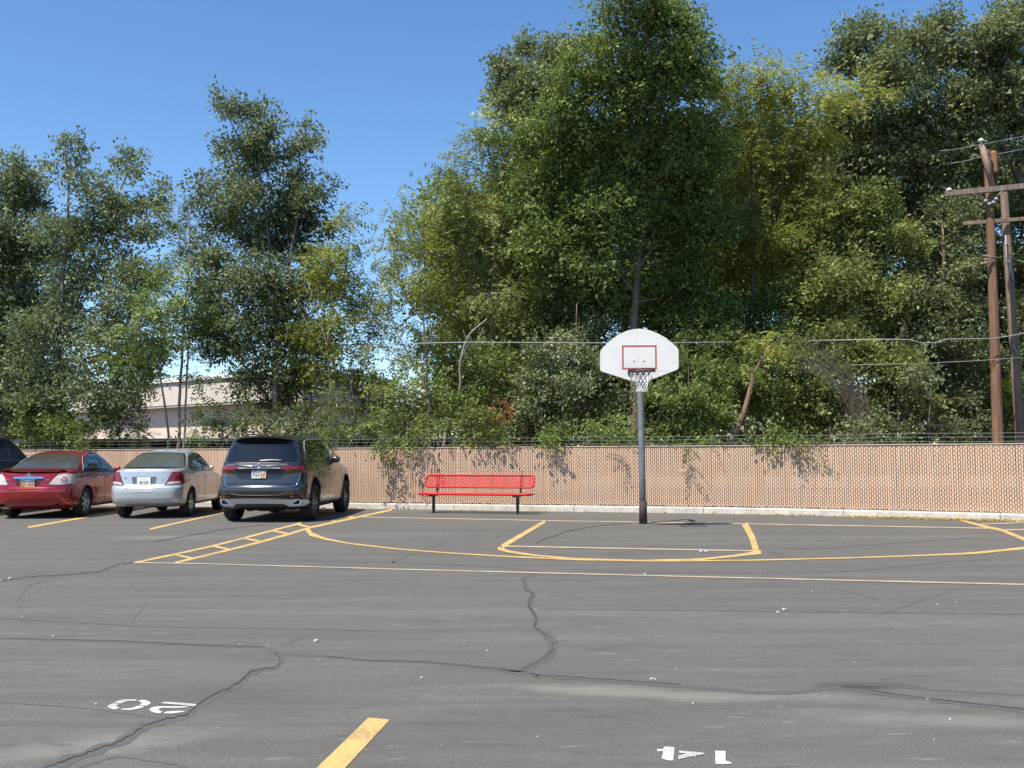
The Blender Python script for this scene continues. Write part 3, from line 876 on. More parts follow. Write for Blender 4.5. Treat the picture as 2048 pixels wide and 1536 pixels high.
cable('overhead_cable', [(2010, 516), (2048, 523), (2120, 535)], 26.0, 0.010, 'thin wire running right from the grey brown pole')

# ================================================================== BUILDING AND LOW ROOFS BEHIND
def brickmat():
    t = NT('pale_brick')
    b = t.n('ShaderNodeTexBrick'); b.inputs['Scale'].default_value = 4.0
    b.inputs['Color1'].default_value = (0.62, 0.48, 0.39, 1); b.inputs['Color2'].default_value = (0.70, 0.57, 0.48, 1); b.inputs['Mortar'].default_value = (0.64, 0.58, 0.52, 1)
    b.inputs['Mortar Size'].default_value = 0.02; b.inputs['Brick Width'].default_value = 1.2; b.inputs['Row Height'].default_value = 0.3
    tc = t.n('ShaderNodeTexCoord'); sp = t.n('ShaderNodeSeparateXYZ'); cb = t.n('ShaderNodeCombineXYZ')
    t.l(tc.outputs['Object'], sp.inputs[0]); t.l(sp.outputs[0], cb.inputs[0]); t.l(sp.outputs[2], cb.inputs[1]); t.l(cb.outputs[0], b.inputs['Vector'])
    c = t.mix(0.3, b.outputs['Color'], t.ramp(t.noise(t.coord('Object'), 0.8, 5), [(0.3, (0.54, 0.43, 0.36)), (0.7, (0.76, 0.66, 0.58))]))
    t.set(color=c, rough=0.9)
    return t.m
cor = P(585, 900, 38.0); lef = P(150, 900, 48.0); rig = P(770, 900, 44.0)
cor.z = lef.z = rig.z = 0
bld = empty('brick_building', cor, 0, 'low pale brick building with tan fascia and flat roof seen behind the trees', 'building')
def wallbox(name, a, b, z0, z1, th, out, mat, parent, base):
    d = (b - a); L = d.length; d.normalize(); n = Vector((d.y, -d.x, 0))
    if n.y > 0: n = -n
    bm = bmesh.new(); yaw = math.atan2(d.y, d.x)
    c = (a + b) / 2 + n * (out - th / 2)
    box(bm, Vector((0, 0, 0)), (L, th, z1 - z0))
    o = obj(name, bm, mat, parent)
    o.location = Vector((c.x, c.y, (z0 + z1) / 2)) - base; o.rotation_euler = (0, 0, yaw)
    return o
BR = brickmat()
FA = stained('tan_fascia', (0.55, 0.49, 0.43), (0.62, 0.56, 0.49), (0.46, 0.41, 0.36), 0.6, 0.8, 0.1)
CAP = simple('white_metal_cap', (0.7, 0.69, 0.66), 0.5)
DK = simple('painted_void_shade', (0.02, 0.018, 0.016), 0.9)  # shade beneath the shed roofs, painted in as near-black panels and posts
for i, (a, b) in enumerate(((lef, cor), (cor, rig))):
    wallbox('wall', a, b, 0, 3.45, 0.3, 0.0, BR, bld, cor)
    wallbox('fascia', a, b, 3.46, 4.42, 0.9, 0.5 + 0.01 * i, FA, bld, cor)
    wallbox('roof_edge', a, b, 4.423, 4.60, 1.0, 0.6 + 0.01 * i, CAP, bld, cor)
    wallbox('soffit', a, b, 3.38, 3.45, 0.45, 0.47 + 0.01 * i, FA, bld, cor)
bm = bmesh.new(); vs = [bm.verts.new(Vector((p.x, p.y, 4.5)) - cor) for p in (lef + Vector((0, 0.6, 0)), cor + Vector((0, 0.6, 0)), rig + Vector((0, 0.6, 0)), rig + Vector((-2, 14, 0)), lef + Vector((4, 14, 0)))]
bm.faces.new(vs); obj('roof', bm, CAP, bld)
for (x, y) in ((272, 820), (300, 838), (735, 800)):
    pass
def lowroof(x0, x1, ytop, Yd, label, th=0.09):
    a = P(x0, ytop, Yd); b = P(x1, ytop, Yd - 0.6)
    base = Vector(((a.x + b.x) / 2, (a.y + b.y) / 2, 0))
    r = empty('lean_to_shed', base, 0, label, 'shed', 'low flat roofed sheds behind the fence')
    yaw = math.atan2(b.y - a.y, b.x - a.x); L = (b - a).length; rot = Matrix.Rotation(yaw, 3, 'Z')
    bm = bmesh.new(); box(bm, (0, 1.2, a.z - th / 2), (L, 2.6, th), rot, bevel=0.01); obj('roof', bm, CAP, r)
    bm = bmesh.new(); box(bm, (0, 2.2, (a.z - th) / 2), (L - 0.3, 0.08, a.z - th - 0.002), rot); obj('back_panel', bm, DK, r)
    n = max(2, int(L / 2.4))
    for i in range(n + 1):
        p = rot @ Vector((-L / 2 + 0.1 + (L - 0.2) * i / n, 0.1, 0))
        bm = bmesh.new(); box(bm, (p.x, p.y, (a.z - th) / 2), (0.07, 0.07, a.z - th - 0.002)); obj('post', bm, DK, r)
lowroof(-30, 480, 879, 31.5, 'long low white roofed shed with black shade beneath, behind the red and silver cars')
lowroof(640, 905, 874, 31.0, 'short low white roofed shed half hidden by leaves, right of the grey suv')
# ================================================================== VEHICLES
MAT['tyre'] = simple('tyre_rubber', (0.018, 0.018, 0.018), 0.85, 0, 0.2, 20, bump=0.2)
MAT['alloy'] = simple('alloy_wheel', (0.50, 0.50, 0.51), 0.3, 0.8, 0.1)
MAT['alloy_dark'] = simple('dark_alloy_wheel', (0.16, 0.16, 0.17), 0.3, 0.8, 0.1)
MAT['well'] = simple('wheel_well_plastic', (0.010, 0.010, 0.010), 0.95)
MAT['trim'] = simple('black_trim', (0.015, 0.015, 0.016), 0.35, coat=0.3)
MAT['seam'] = simple('panel_gap', (0.008, 0.008, 0.008), 0.9)
MAT['chrome'] = simple('chrome', (0.72, 0.73, 0.75), 0.12, 1.0, 0.03)
MAT['satin'] = simple('satin_silver_trim', (0.55, 0.56, 0.58), 0.4, 0.4, 0.05)
def glassmat(name, col, rough, dust=0.0):
    t = NT(name)
    co = t.coord('Object')
    n = t.noise(co, 3, 6, 0.65)
    c = t.mix(t.ramp(n, [(0.35, dust * 0.5), (0.7, dust)]), col, (0.16, 0.155, 0.14))
    t.set(color=c, rough=t.ramp(n, [(0.3, rough), (0.7, rough + dust * 0.25)]), spec=0.55, coat=0.6)
    t.b.inputs['Coat Roughness'].default_value = 0.02
    return t.m
MAT['glass'] = glassmat('tinted_glass', (0.006, 0.007, 0.008), 0.03)
MAT['glass_dusty'] = glassmat('dusty_rear_glass', (0.018, 0.018, 0.018), 0.14, 0.28)
MAT['glass_clear'] = glassmat('pale_green_glass', (0.04, 0.05, 0.043), 0.05, 0.25)
def lens(name, a, b):
    t = NT(name)
    co = t.coord('Object')
    w = t.noise(t.coord('Object', (1, 1, 6)), 9, 3, 0.5)
    c = t.ramp(w, [(0.35, a), (0.6, b)])
    t.set(color=c, rough=0.12, coat=1.0); t.b.inputs['Coat Roughness'].default_value = 0.02
    return t.m
MAT['lens_red'] = lens('red_tail_lens', (0.07, 0.002, 0.005), (0.26, 0.008, 0.015))
MAT['lens_clear'] = lens('clear_tail_lens', (0.38, 0.30, 0.27), (0.62, 0.56, 0.52))
MAT['lens_pink'] = lens('red_inner_lens', (0.30, 0.05, 0.05), (0.5, 0.15, 0.13))
MAT['plate_white'] = simple('plate_white', (0.75, 0.74, 0.72), 0.4, bump=0.0)
MAT['plate_orange'] = simple('plate_orange', (0.80, 0.48, 0.22), 0.4, 0, 0.2, 30)
MAT['plate_blue'] = simple('plate_blue', (0.09, 0.13, 0.24), 0.4, 0, 0.35, 40)
MAT['ink'] = simple('plate_ink', (0.03, 0.03, 0.05), 0.5)
MAT['seat_cloth'] = simple('seat_cloth', (0.02, 0.022, 0.022), 0.9)

def interp(keys, z):
    ks = sorted(keys)
    if z <= ks[0][0]: return ks[0][1]
    for (a, va), (b, vb) in zip(ks, ks[1:]):
        if a <= z <= b:
            return va + (vb - va) * (z - a) / (b - a)
    return ks[-1][1]

class Car:
    def __init__(s, name, label, cat, loc, rz, L, wkeys, rkeys, fkeys, rcap, fcap, zs, paint, wheels, arch_r, arch_trim=None, barrel=0.035, group=None):
        """local frame: x right, y forward from the rear bumper, z up"""
        s.root = empty(name, loc, rz, label, cat, group)
        s.paint = paint; s.L = L
        s.wk = wkeys
        bm = bmesh.new()
        rings = []
        NC, NSD = 16, 30
        for z in zs:
            w = interp(wkeys, z); yr = interp(rkeys, z); yf = interp(fkeys, z)
            br = min(interp(rcap, z), (yf - yr) * 0.45); bf = min(interp(fcap, z), (yf - yr) * 0.45)
            half = []
            e = 2 / (2.5 if cat == 'suv' else 2.75)
            for k in range(NC + 1):                  # rear cap, centre to corner
                t = math.pi / 2 * k / NC
                half.append((w * math.sin(t) ** e, yr + br * (1 - math.cos(t) ** e)))
            y0, y1 = yr + br, yf - bf
            for k in range(1, NSD):
                u = k / NSD
                half.append((w, y0 + (y1 - y0) * u))
            for k in range(NC + 1):
                t = math.pi / 2 * (1 - k / NC)
                half.append((w * math.sin(t) ** e, yf - bf * (1 - math.cos(t) ** e)))
            ym = L / 2
            pts = []
            for x, y in half:
                q = abs(y - ym) / (L / 2)
                pts.append((x * (1 - barrel * q ** 3), y))
            ring = [bm.verts.new((x, y, z)) for x, y in pts] + [bm.verts.new((-x, y, z)) for x, y in pts[-2:0:-1]]
            rings.append(ring)
        n = len(rings[0])
        for a, b in zip(rings, rings[1:]):
            for k in range(n):
                bm.faces.new((a[k], a[(k + 1) % n], b[(k + 1) % n], b[k]))
        for ring in (rings[0][::-1], rings[-1]):
            f = bm.faces.new(ring)
        bmesh.ops.triangulate(bm, faces=[f for f in bm.faces if len(f.verts) > 4])
        bmesh.ops.recalc_face_normals(bm, faces=bm.faces)
        s.bvh = BVHTree.FromBMesh(bm)
        me = bpy.data.meshes.new('body'); bm.to_mesh(me)
        me.materials.append(paint); me.materials.append(MAT['well'])
        body = link('body', me, s.root)
        # wheel arches
        cb = bmesh.new()
        for (wy, wr, ww) in wheels:
            w = interp(wkeys, 0.5)
            for sx in (-1, 1):
                r = bmesh.ops.create_cone(cb, cap_ends=True, segments=40, radius1=arch_r, radius2=arch_r, depth=0.62)
                bmesh.ops.transform(cb, matrix=Matrix.Translation((sx * (w + 0.03), wy, wr - 0.005)) @ Matrix.Rotation(R(90), 4, 'Y'), verts=r['verts'])
        cm = bpy.data.meshes.new('cut'); cb.to_mesh(cm); cb.free()
        co = bpy.data.objects.new('cut', cm); COL.objects.link(co); co.parent = s.root
        md = body.modifiers.new('b', 'BOOLEAN'); md.object = co; md.operation = 'DIFFERENCE'; md.solver = 'EXACT'
        bpy.context.view_layer.update()
        dg = bpy.context.evaluated_depsgraph_get()
        new = bpy.data.meshes.new_from_object(body.evaluated_get(dg))
        body.modifiers.clear(); body.data = new
        bpy.data.objects.remove(co)
        new.materials.clear(); new.materials.append(paint); new.materials.append(MAT['well'])
        for p in new.polygons:
            c = p.center; idx = 0
            for (wy, wr, ww) in wheels:
                d = math.hypot(c.y - wy, c.z - wr)
                if d < arch_r + 0.012 and (d > arch_r - 0.02 and abs(p.normal.x) < 0.5): idx = 1
                if d < arch_r + 0.005 and abs(c.x) < interp(wkeys, 0.5) - 0.15: idx = 1
            if c.z < zs[0] + 0.001: idx = 1
            p.material_index = idx
        new.shade_smooth(); new.set_sharp_from_angle(angle=R(32))
        s.body = body
        body.name = 'body'
        # arch lips
        for (wy, wr, ww) in wheels:
            for sx in (-1, 1):
                pts = []
                for k in range(25):
                    t = R(-12 + 204 * k / 24)
                    y, z = wy + math.cos(t) * (arch_r + 0.006), wr + math.sin(t) * (arch_r + 0.006)
                    if z < zs[0] + 0.01: continue
                    h = s.bvh.ray_cast(Vector((sx * 3, y, z)), Vector((-sx, 0, 0)))
                    if h[0]: pts.append(h[0] + Vector((sx * -0.004, 0, 0)))
                if len(pts) > 3:
                    b2 = bmesh.new(); tube(b2, pts, 0.014 if not arch_trim else 0.03, 8)
                    obj('arch_lip', b2, arch_trim or paint, s.root, smooth=True)
    def hit(s, a, u, z, ref=(0, 0)):
        dirn = Vector((-math.sin(a), math.cos(a), 0)); U = Vector((math.cos(a), math.sin(a), 0))
        o = Vector((ref[0], ref[1], 0)) + U * u + Vector((0, 0, z)) - dirn * 6
        h = s.bvh.ray_cast(o, dirn)
        if h[0] is None: return None
        n = h[1]
        if n.dot(dirn) > 0: n = -n
        return h[0], n
    def patch(s, name, keys, mat, a=0.0, ref=(0, 0), off=0.006, nu=24, nv=6, parent=None, skirt=0.012, smooth=True, mirror=False):
        """surface patch: keys (u, low, high); projected on the body from azimuth a"""
        bm = bmesh.new(); grid = []
        ks = sorted(keys); u0, u1 = ks[0][0], ks[-1][0]
        us = sorted(set([u0 + (u1 - u0) * i / nu for i in range(nu + 1)] + [k[0] for k in ks]))
        lo = [(k[0], k[1]) for k in ks]; hi = [(k[0], k[2]) for k in ks]
        dirn = Vector((-math.sin(a), math.cos(a), 0))
        for u in us:
            row = []
            l, h = interp(lo, u), interp(hi, u)
            for j in range(nv + 1):
                z = l + (h - l) * j / nv
                r = s.hit(a, u, z, ref)
                row.append((r[0] + r[1] * off) if r else None)
            grid.append(row)
        ok = lambda i, j: grid[i][j] is not None
        V = {}
        def vert(i, j):
            if (i, j) not in V: V[(i, j)] = bm.verts.new(grid[i][j])
            return V[(i, j)]
        for i in range(len(us) - 1):
            for j in range(nv):
                if ok(i, j) and ok(i + 1, j) and ok(i, j + 1) and ok(i + 1, j + 1):
                    q = [grid[i][j], grid[i + 1][j], grid[i + 1][j + 1], grid[i][j + 1]]
                    if max((q[k] - q[(k + 1) % 4]).length for k in range(4)) > 0.5: continue
                    f = bm.faces.new((vert(i, j), vert(i + 1, j), vert(i + 1, j + 1), vert(i, j + 1)))
        if skirt and bm.faces:
            be = [e for e in bm.edges if e.is_boundary]
            r = bmesh.ops.extrude_edge_only(bm, edges=be)
            vs = [v for v in r['geom'] if isinstance(v, bmesh.types.BMVert)]
            bmesh.ops.translate(bm, verts=vs, vec=dirn * skirt)
        if len(bm.faces) == 0:
            bm.free(); return None
        return obj(name, bm, mat, parent or s.root, smooth=smooth, angle=40)
    def line(s, name, pts, w, mat, a=0.0, ref=(0, 0), off=0.002, parent=None, r=None):
        """thin raised or dark line on the skin; pts are (u, z)"""
        out = []
        for (a0, b0) in zip(pts, pts[1:]):
            L = math.hypot(b0[0] - a0[0], b0[1] - a0[1]); m = max(2, int(L / 0.05))
            for k in range(m):
                t = k / m
                h = s.hit(a, a0[0] + (b0[0] - a0[0]) * t, a0[1] + (b0[1] - a0[1]) * t, ref)
                if h: out.append(h[0] + h[1] * off)
        h = s.hit(a, pts[-1][0], pts[-1][1], ref)
        if h: out.append(h[0] + h[1] * off)
        if len(out) < 2: return
        bm = bmesh.new(); tube(bm, out, w / 2, 6)
        return obj(name, bm, mat, parent or s.root, smooth=True)
    def wheels(s, spec, tr, spokes, rimmat, width=0.23, rr=0.68, style='star'):
        for (wy, wr, ww) in spec:
            for sx in (-1, 1):
                wx = sx * (tr)
                bm = bmesh.new()
                h = width / 2
                prof = [(-h * 0.75, wr * rr), (-h, wr * 0.80), (-h * 0.95, wr * 0.93), (-h * 0.7, wr), (h * 0.7, wr), (h * 0.95, wr * 0.93), (h, wr * 0.80), (h * 0.75, wr * rr)]
                lathe(bm, prof, 'X', 44, (0, 0, 0))
                t = obj('wheel', bm, MAT['tyre'], s.root, smooth=True, angle=50)
                t.location = (wx, wy, wr)
                bm = bmesh.new()
                fx = sx * h * 0.72
                lathe(bm, [(fx, wr * rr * 1.01), (fx + sx * 0.004, wr * (rr - 0.03)), (fx - sx * 0.03, wr * (rr - 0.06)), (-fx * 0.6, wr * (rr - 0.05)), (-fx * 0.6, wr * rr * 0.99)], 'X', 40)
                rb = wr * (rr - 0.05)
                for k in range(spokes):
                    a = 2 * math.pi * k / spokes + 0.3
                    for da in ((-0.10, 0.10) if style == 'double' else (0,)):
                        p0 = Vector((fx - sx * 0.012, math.cos(a) * wr * 0.14, math.sin(a) * wr * 0.14))
                        p1 = Vector((fx - sx * 0.02, math.cos(a + da) * rb, math.sin(a + da) * rb))
                        d = p1 - p0
                        rot = Vector((0, 0, 1)).rotation_difference(d.normalized()).to_matrix()
                        th = 0.016 if style == 'double' else 0.055
                        wv = Matrix.Rotation(0, 3, 'X')
                        bb = bmesh.ops.create_cube(bm, size=1)['verts']
                        # spoke box: thin along x, wide round the rim
                        ex = Vector((1, 0, 0)); ez = d.normalized(); ey = ez.cross(ex).normalized()
                        m = Matrix((( ex.x * 0.022, ey.x * th, ez.x * d.length, (p0.x + p1.x) / 2), (ex.y * 0.022, ey.y * th, ez.y * d.length, (p0.y + p1.y) / 2), (ex.z * 0.022, ey.z * th, ez.z * d.length, (p0.z + p1.z) / 2), (0, 0, 0, 1)))
                        bmesh.ops.transform(bm, matrix=m, verts=bb)
                lathe(bm, [(fx + sx * 0.004, 0.0), (fx + sx * 0.002, wr * 0.12), (fx - sx * 0.01, wr * 0.19), (fx - sx * 0.05, wr * 0.19)], 'X', 20, closed=False)
                obj('rim', bm, rimmat, t, smooth=True, angle=30)
                bm = bmesh.new()
                lathe(bm, [(fx - sx * 0.05, 0.0), (fx - sx * 0.05, rb), (fx - sx * 0.055, rb), (fx - sx * 0.055, 0.0)], 'X', 24, closed=False)
                obj('brake_disc', bm, MAT['well'], t)
    def text(s, name, body, x, z, size, mat, parent=None, off=0.004, align='LEFT', yy=None, ext=0.003, bold=0.0, sx=1.0):
        cu = bpy.data.curves.new(name, 'FONT'); cu.body = body; cu.size = size; cu.extrude = ext; cu.align_x = align; cu.offset = bold
        cu.resolution_u = 2
        o = bpy.data.objects.new(name, cu); COL.objects.link(o)
        bpy.context.view_layer.update()
        me = bpy.data.meshes.new_from_object(o.evaluated_get(bpy.context.evaluated_depsgraph_get()))
        bpy.data.objects.remove(o); bpy.data.curves.remove(cu)
        if yy is None:
            h = s.hit(0, x + (0.5 * size * len(body) * 0.5 if align == 'LEFT' else 0), z + size * 0.35); yy = h[0].y - off
        # follow the curve of the panel
        for v in me.vertices:
            px, pz, py = v.co.x * sx + x, v.co.y + z, -v.co.z
            v.co = Vector((px, yy + py, pz))
        me.materials.clear(); me.materials.append(mat)
        return link(name, me, parent or s.root)
    def plate(s, x, z, style, chars, sub, rot=0.0):
        h = s.hit(0, x, z); y = h[0].y - 0.02
        bm = bmesh.new(); box(bm, (x, y + 0.008, z), (0.325, 0.014, 0.17), bevel=0.004)
        fr = obj('licence_plate', bm, MAT['trim'] if style != 'white' else MAT['chrome'], s.root)
        bm = bmesh.new(); box(bm, (x, y - 0.002, z), (0.305, 0.004, 0.152))
        obj('plate_face', bm, MAT['plate_white'] if style != 'orange' else MAT['plate_orange'], fr)
        if style != 'white':
            bm = bmesh.new(); box(bm, (x, y - 0.0055, z + 0.045), (0.30, 0.002, 0.058)); obj('plate_band', bm, MAT['plate_blue'], fr)
        if style == 'mixed':
            bm = bmesh.new(); prism(bm, [(x + 0.02, z - 0.07), (x + 0.145, z - 0.07), (x + 0.145, z + 0.0), (x + 0.08, z + 0.045), (x + 0.04, z + 0.01)], y - 0.0062, y - 0.0078); obj('plate_arch', bm, MAT['plate_orange'], fr)
        s.text('plate_number', chars, x, z - 0.055, 0.085, MAT['ink'], fr, align='CENTER', yy=y - 0.0085, ext=0.001)
        if sub: s.text('plate_state', sub, x, z + 0.034, 0.034, MAT['plate_white'] if style != 'white' else MAT['ink'], fr, align='CENTER', yy=y - 0.0085, ext=0.001)

def zlist(*segs):
    out = []
    for a, b, n in segs:
        out += list(np.linspace(a, b, n, endpoint=False))
    out.append(segs[-1][1])
    return out

# ---- grey SUV
def make_suv(name, label, loc, rz, paint, detail=True, group=None):
    wk = [(.22, .86), (.30, .925), (.45, .955), (.62, .975), (.80, .964), (.95, .938), (1.06, .900), (1.11, .882), (1.16, .862), (1.40, .81), (1.58, .755), (1.66, .725), (1.71, .685), (1.745, .60), (1.76, .46)]
    rk = [(.22, .30), (.30, .16), (.42, .07), (.50, .03), (.56, .0), (.66, .0), (.70, .035), (.74, .05), (.86, .06), (.93, .055), (.96, .03), (1.0, .02), (1.05, .025), (1.10, .07), (1.13, .10), (1.58, .29), (1.66, .36), (1.71, .55), (1.745, .85), (1.76, 1.2)]
    fk = [(.22, 4.55), (.30, 4.80), (.50, 4.91), (.75, 4.90), (.92, 4.82), (1.00, 4.6), (1.06, 4.2), (1.10, 3.85), (1.13, 3.62), (1.35, 3.22), (1.58, 2.85), (1.66, 2.68), (1.71, 2.5), (1.745, 2.2), (1.76, 1.9)]
    rc = [(.22, .42), (1.05, .46), (1.12, .30), (1.6, .28), (1.76, .35)]
    fc = [(.22, .6), (1.0, .7), (1.12, .7), (1.6, .5), (1.76, .4)]
    W = [(.98, .385, .27), (3.975, .385, .27)]
    c = Car(name, label, 'suv', loc, rz, 4.92, wk, rk, fk, rc, fc, zlist((.22, .50, 8), (.50, .72, 8), (.72, .92, 8), (.92, 1.14, 12), (1.14, 1.6, 14), (1.6, 1.76, 9)), paint, W, .45, MAT['trim'] if not detail else None, group=group)
    c.wheels(W, .835, 10, MAT['alloy_dark'], .275, .70, 'double')
    # rear glass, side glass
    c.patch('rear_window', [(-.74, 1.17, 1.22), (-.70, 1.145, 1.40), (-.60, 1.135, 1.56), (-.3, 1.13, 1.60), (0, 1.13, 1.61), (.3, 1.13, 1.60), (.60, 1.135, 1.56), (.70, 1.145, 1.40), (.74, 1.17, 1.22)], MAT['glass'], nv=10)
    for sg, nm in ((1, 'side'), (-1, 'side')):
        a = R(90) * sg
        f = (lambda y: y) if sg > 0 else (lambda y: -y)
        def K(l): return [(f(y), lo, hi) for y, lo, hi in l]
        c.patch('window_surround', K([(.56, 1.12, 1.18), (.62, 1.10, 1.50), (.85, 1.10, 1.625), (1.6, 1.10, 1.665), (2.4, 1.10, 1.66), (2.75, 1.10, 1.60), (3.1, 1.10, 1.42), (3.5, 1.11, 1.17)]), MAT['trim'], a, off=.003, skirt=.006)
        c.patch('side_window', K([(.64, 1.14, 1.40), (.72, 1.13, 1.52), (.90, 1.13, 1.60), (1.13, 1.13, 1.625)]), MAT['glass'], a, off=.007)
        c.patch('side_window', K([(1.20, 1.13, 1.625), (1.7, 1.13, 1.64), (2.10, 1.13, 1.64)]), MAT['glass'], a, off=.007)
        c.patch('side_window', K([(2.18, 1.13, 1.64), (2.5, 1.13, 1.625), (2.75, 1.13, 1.56), (3.1, 1.13, 1.37), (3.36, 1.13, 1.19)]), MAT['glass'], a, off=.007)
        if detail:
            c.line('window_chrome', [(f(y), z) for y, z in ((.60, 1.17), (.64, 1.45), (.80, 1.60), (1.2, 1.652), (2.2, 1.668), (2.7, 1.615), (3.1, 1.43), (3.5, 1.15))], .016, MAT['satin'], a, off=.006)
            for pts in ([(1.22, 1.10), (1.26, .9), (1.42, .62), (1.48, .32)], [(2.22, 1.10), (2.24, .32)], [(3.42, 1.08), (3.46, .75), (3.40, .32)]):
                c.line('panel_gap', [(f(y), z) for y, z in pts], .008, MAT['seam'], a, off=-.001)
            c.line('sill_trim', [(f(1.5), .34), (f(3.4), .34)], .05, MAT['satin'], a, off=-.005)
            for yy in (1.36, 2.36):
                h = c.hit(a, f(yy), .95)
                if h:
                    bm = bmesh.new(); box(bm, h[0] + h[1] * .025, (.022, .19, .03), bevel=.008); obj('door_handle', bm, paint, c.root, smooth=True)
        # mirror
        h = c.hit(a, f(2.92), 1.12)
        if h:
            m = h[0] + Vector((sg * .06, .02, .05)); bm = bmesh.new()
            box(bm, m, (.20, .11, .15), bevel=.045); box(bm, m + Vector((-sg * .1, .01, -.05)), (.12, .05, .04), bevel=.01)
            obj('mirror', bm, paint if detail else MAT['trim'], c.root, smooth=True, angle=60)
        # roof rail
        bm = bmesh.new(); x = sg * .60
        pts = [(x, .86, 1.715), (x, .98, 1.765), (x, 1.4, 1.793), (x, 2.0, 1.793), (x * .99, 2.55, 1.765), (x * .98, 2.68, 1.71)]
        tube(bm, pts, .017, 8); obj('roof_rail', bm, MAT['trim'] if not detail else simple('rail_grey', (.12, .12, .125), .3, .7), c.root, smooth=True)
    # spoiler: a lip jutting over the rear glass
    bm = bmesh.new()
    prev = None
    for i in range(25):
        x = -.66 + 1.32 * i / 24; q = (x / .66) ** 2
        yb = .17 + .10 * q + .2 * q ** 4; zt = 1.715 - .045 * q - .06 * q ** 4
        sec = [(x, yb, zt - .035), (x, yb - .012, zt - .015), (x, yb + .02, zt), (x, yb + .45, zt + .03 - .012 * q), (x, yb + .45, zt - .03), (x, yb + .28, zt - .085)]
        row = [bm.verts.new(p) for p in sec]
        if prev:
            for k in range(len(row)): bm.faces.new((prev[k], prev[(k + 1) % len(row)], row[(k + 1) % len(row)], row[k]))
        else: bm.faces.new(row)
        prev = row
    bm.faces.new(prev[::-1]); obj('spoiler', bm, MAT['trim'] if detail else paint, c.root, smooth=True, angle=40)
    # tail lamps: wedge toward the centre, wrapping the corner
    for sg in (-1, 1):
        tl = c.patch('tail_light', sorted([(sg * .36, 1.005, 1.012), (sg * .5, .985, 1.045), (sg * .66, .945, 1.055), (sg * .80, .905, 1.055), (sg * .90, .90, 1.045)]), MAT['lens_red'], 0, off=.008)
        a = R(50) * sg
        c.patch('tail_light', sorted([(sg * -.14, .90, 1.055), (sg * .0, .895, 1.045), (sg * .12, .90, 1.03), (sg * .22, .94, 1.01)]), MAT['lens_red'], a, (sg * .9, .25), off=.009)
        c.patch('lamp_lower', sorted([(sg * .60, .935, .945), (sg * .72, .905, .975), (sg * .88, .90, .965)]), lens('deep_red_lens', (.05, .003, .005), (.12, .006, .01)), 0, off=.011, nv=3)
    if detail:
        c.patch('hatch_strip', [(-.44, 1.0, 1.014), (0, .992, 1.010), (.44, 1.0, 1.014)], MAT['chrome'], off=.012, nv=2)
        c.line('panel_gap', [(-.80, 1.10), (-.80, 1.06)], .008, MAT['seam'])
        hp = [(-.82, .895), (-.80, .80), (-.76, .71), (-.66, .675), (0, .672), (.66, .675), (.76, .71), (.80, .80), (.82, .895)]
        c.line('hatch_gap', hp, .014, MAT['chrome'], off=-.001)
        c.line('hatch_gap', [(x * 1.008, z - .010) for x, z in hp], .012, MAT['seam'], off=-.003)
        c.patch('plate_recess', [(-.50, .84, .985), (-.40, .80, .985), (0, .79, .985), (.40, .80, .985), (.50, .84, .985)], simple('recess_paint', (.035, .045, .075), .35, .5), off=.002, skirt=.003)
        c.line('bumper_crease', [(-.9, .555), (-.62, .54), (-.4, .505), (0, .50), (.4, .505), (.62, .54), (.9, .555)], .018, paint, off=.004)
        c.patch('rear_valance', [(-.93, .24, .44), (-.5, .235, .485), (0, .235, .485), (.5, .235, .485), (.93, .24, .44)], MAT['trim'], off=.012, nv=5)
        for sg in (-1, 1):
            c.patch('reflector', sorted([(sg * .62, .47, .495), (sg * .88, .465, .50)]), lens('dark_reflector', (.05, .004, .006), (.10, .008, .012)), 0, off=.016, nv=2)
            c.patch('corner_vent', sorted([(sg * -.05, .48, .66), (sg * .0, .46, .69), (sg * .05, .46, .60)]), MAT['trim'], R(62) * sg, (sg * .93, .28), off=.006, nv=3)
        c.patch('skid_plate', [(-.92, .345, .40), (-.86, .30, .425), (-.60, .295, .43), (-.50, .35, .43), (-.2, .352, .43), (0, .355, .43), (.2, .352, .43), (.50, .35, .43), (.60, .295, .43), (.86, .30, .425), (.92, .345, .40)], MAT['satin'], off=.03, nv=4, skirt=.03)
        for sg in (-1, 1):
            h = c.hit(0, sg * .73, .36); cc = h[0] + Vector((0, -.045, 0))
            bm = bmesh.new()
            loop = [Vector((.115 * math.copysign(abs(math.cos(t)) ** .55, math.cos(t)), 0, .05 * math.copysign(abs(math.sin(t)) ** .55, math.sin(t)))) + cc for t in np.linspace(0, 2 * math.pi, 28, endpoint=False)]
            tube(bm, loop, .014, 8, closed=True); tp = obj('exhaust_tip', bm, MAT['chrome'], c.root, smooth=True)
            bm = bmesh.new(); vs = [bm.verts.new(p + Vector((0, .004, 0))) for p in loop]; f = bm.faces.new(vs)
            bmesh.ops.extrude_face_region(bm, geom=[f]); bmesh.ops.translate(bm, verts=vs, vec=(0, .02, 0)); obj('exhaust_opening', bm, MAT['well'], tp)
        c.plate(0.0, .895, 'mixed', '7G4 KR', 'UTAH')
        # star in ring
        h = c.hit(0, 0, 1.06); y = h[0].y - .012
        bm = bmesh.new(); tube(bm, [(.042 * math.cos(t), y, 1.062 + .042 * math.sin(t)) for t in np.linspace(0, 2 * math.pi, 24, endpoint=False)], .005, 6, closed=True)
        for k in range(3):
            t = R(90 + 120 * k); tube(bm, [(0, y, 1.062), (.04 * math.cos(t), y, 1.062 + .04 * math.sin(t))], [.008, .002], 5)
        obj('star_badge', bm, MAT['chrome'], c.root, smooth=True)
        c.text('model_badge', 'GLE 350', -.70, 1.064, .045, MAT['chrome'], off=.03)
        c.text('drive_badge', '4MATIC', .46, 1.064, .04, MAT['chrome'], off=.03)
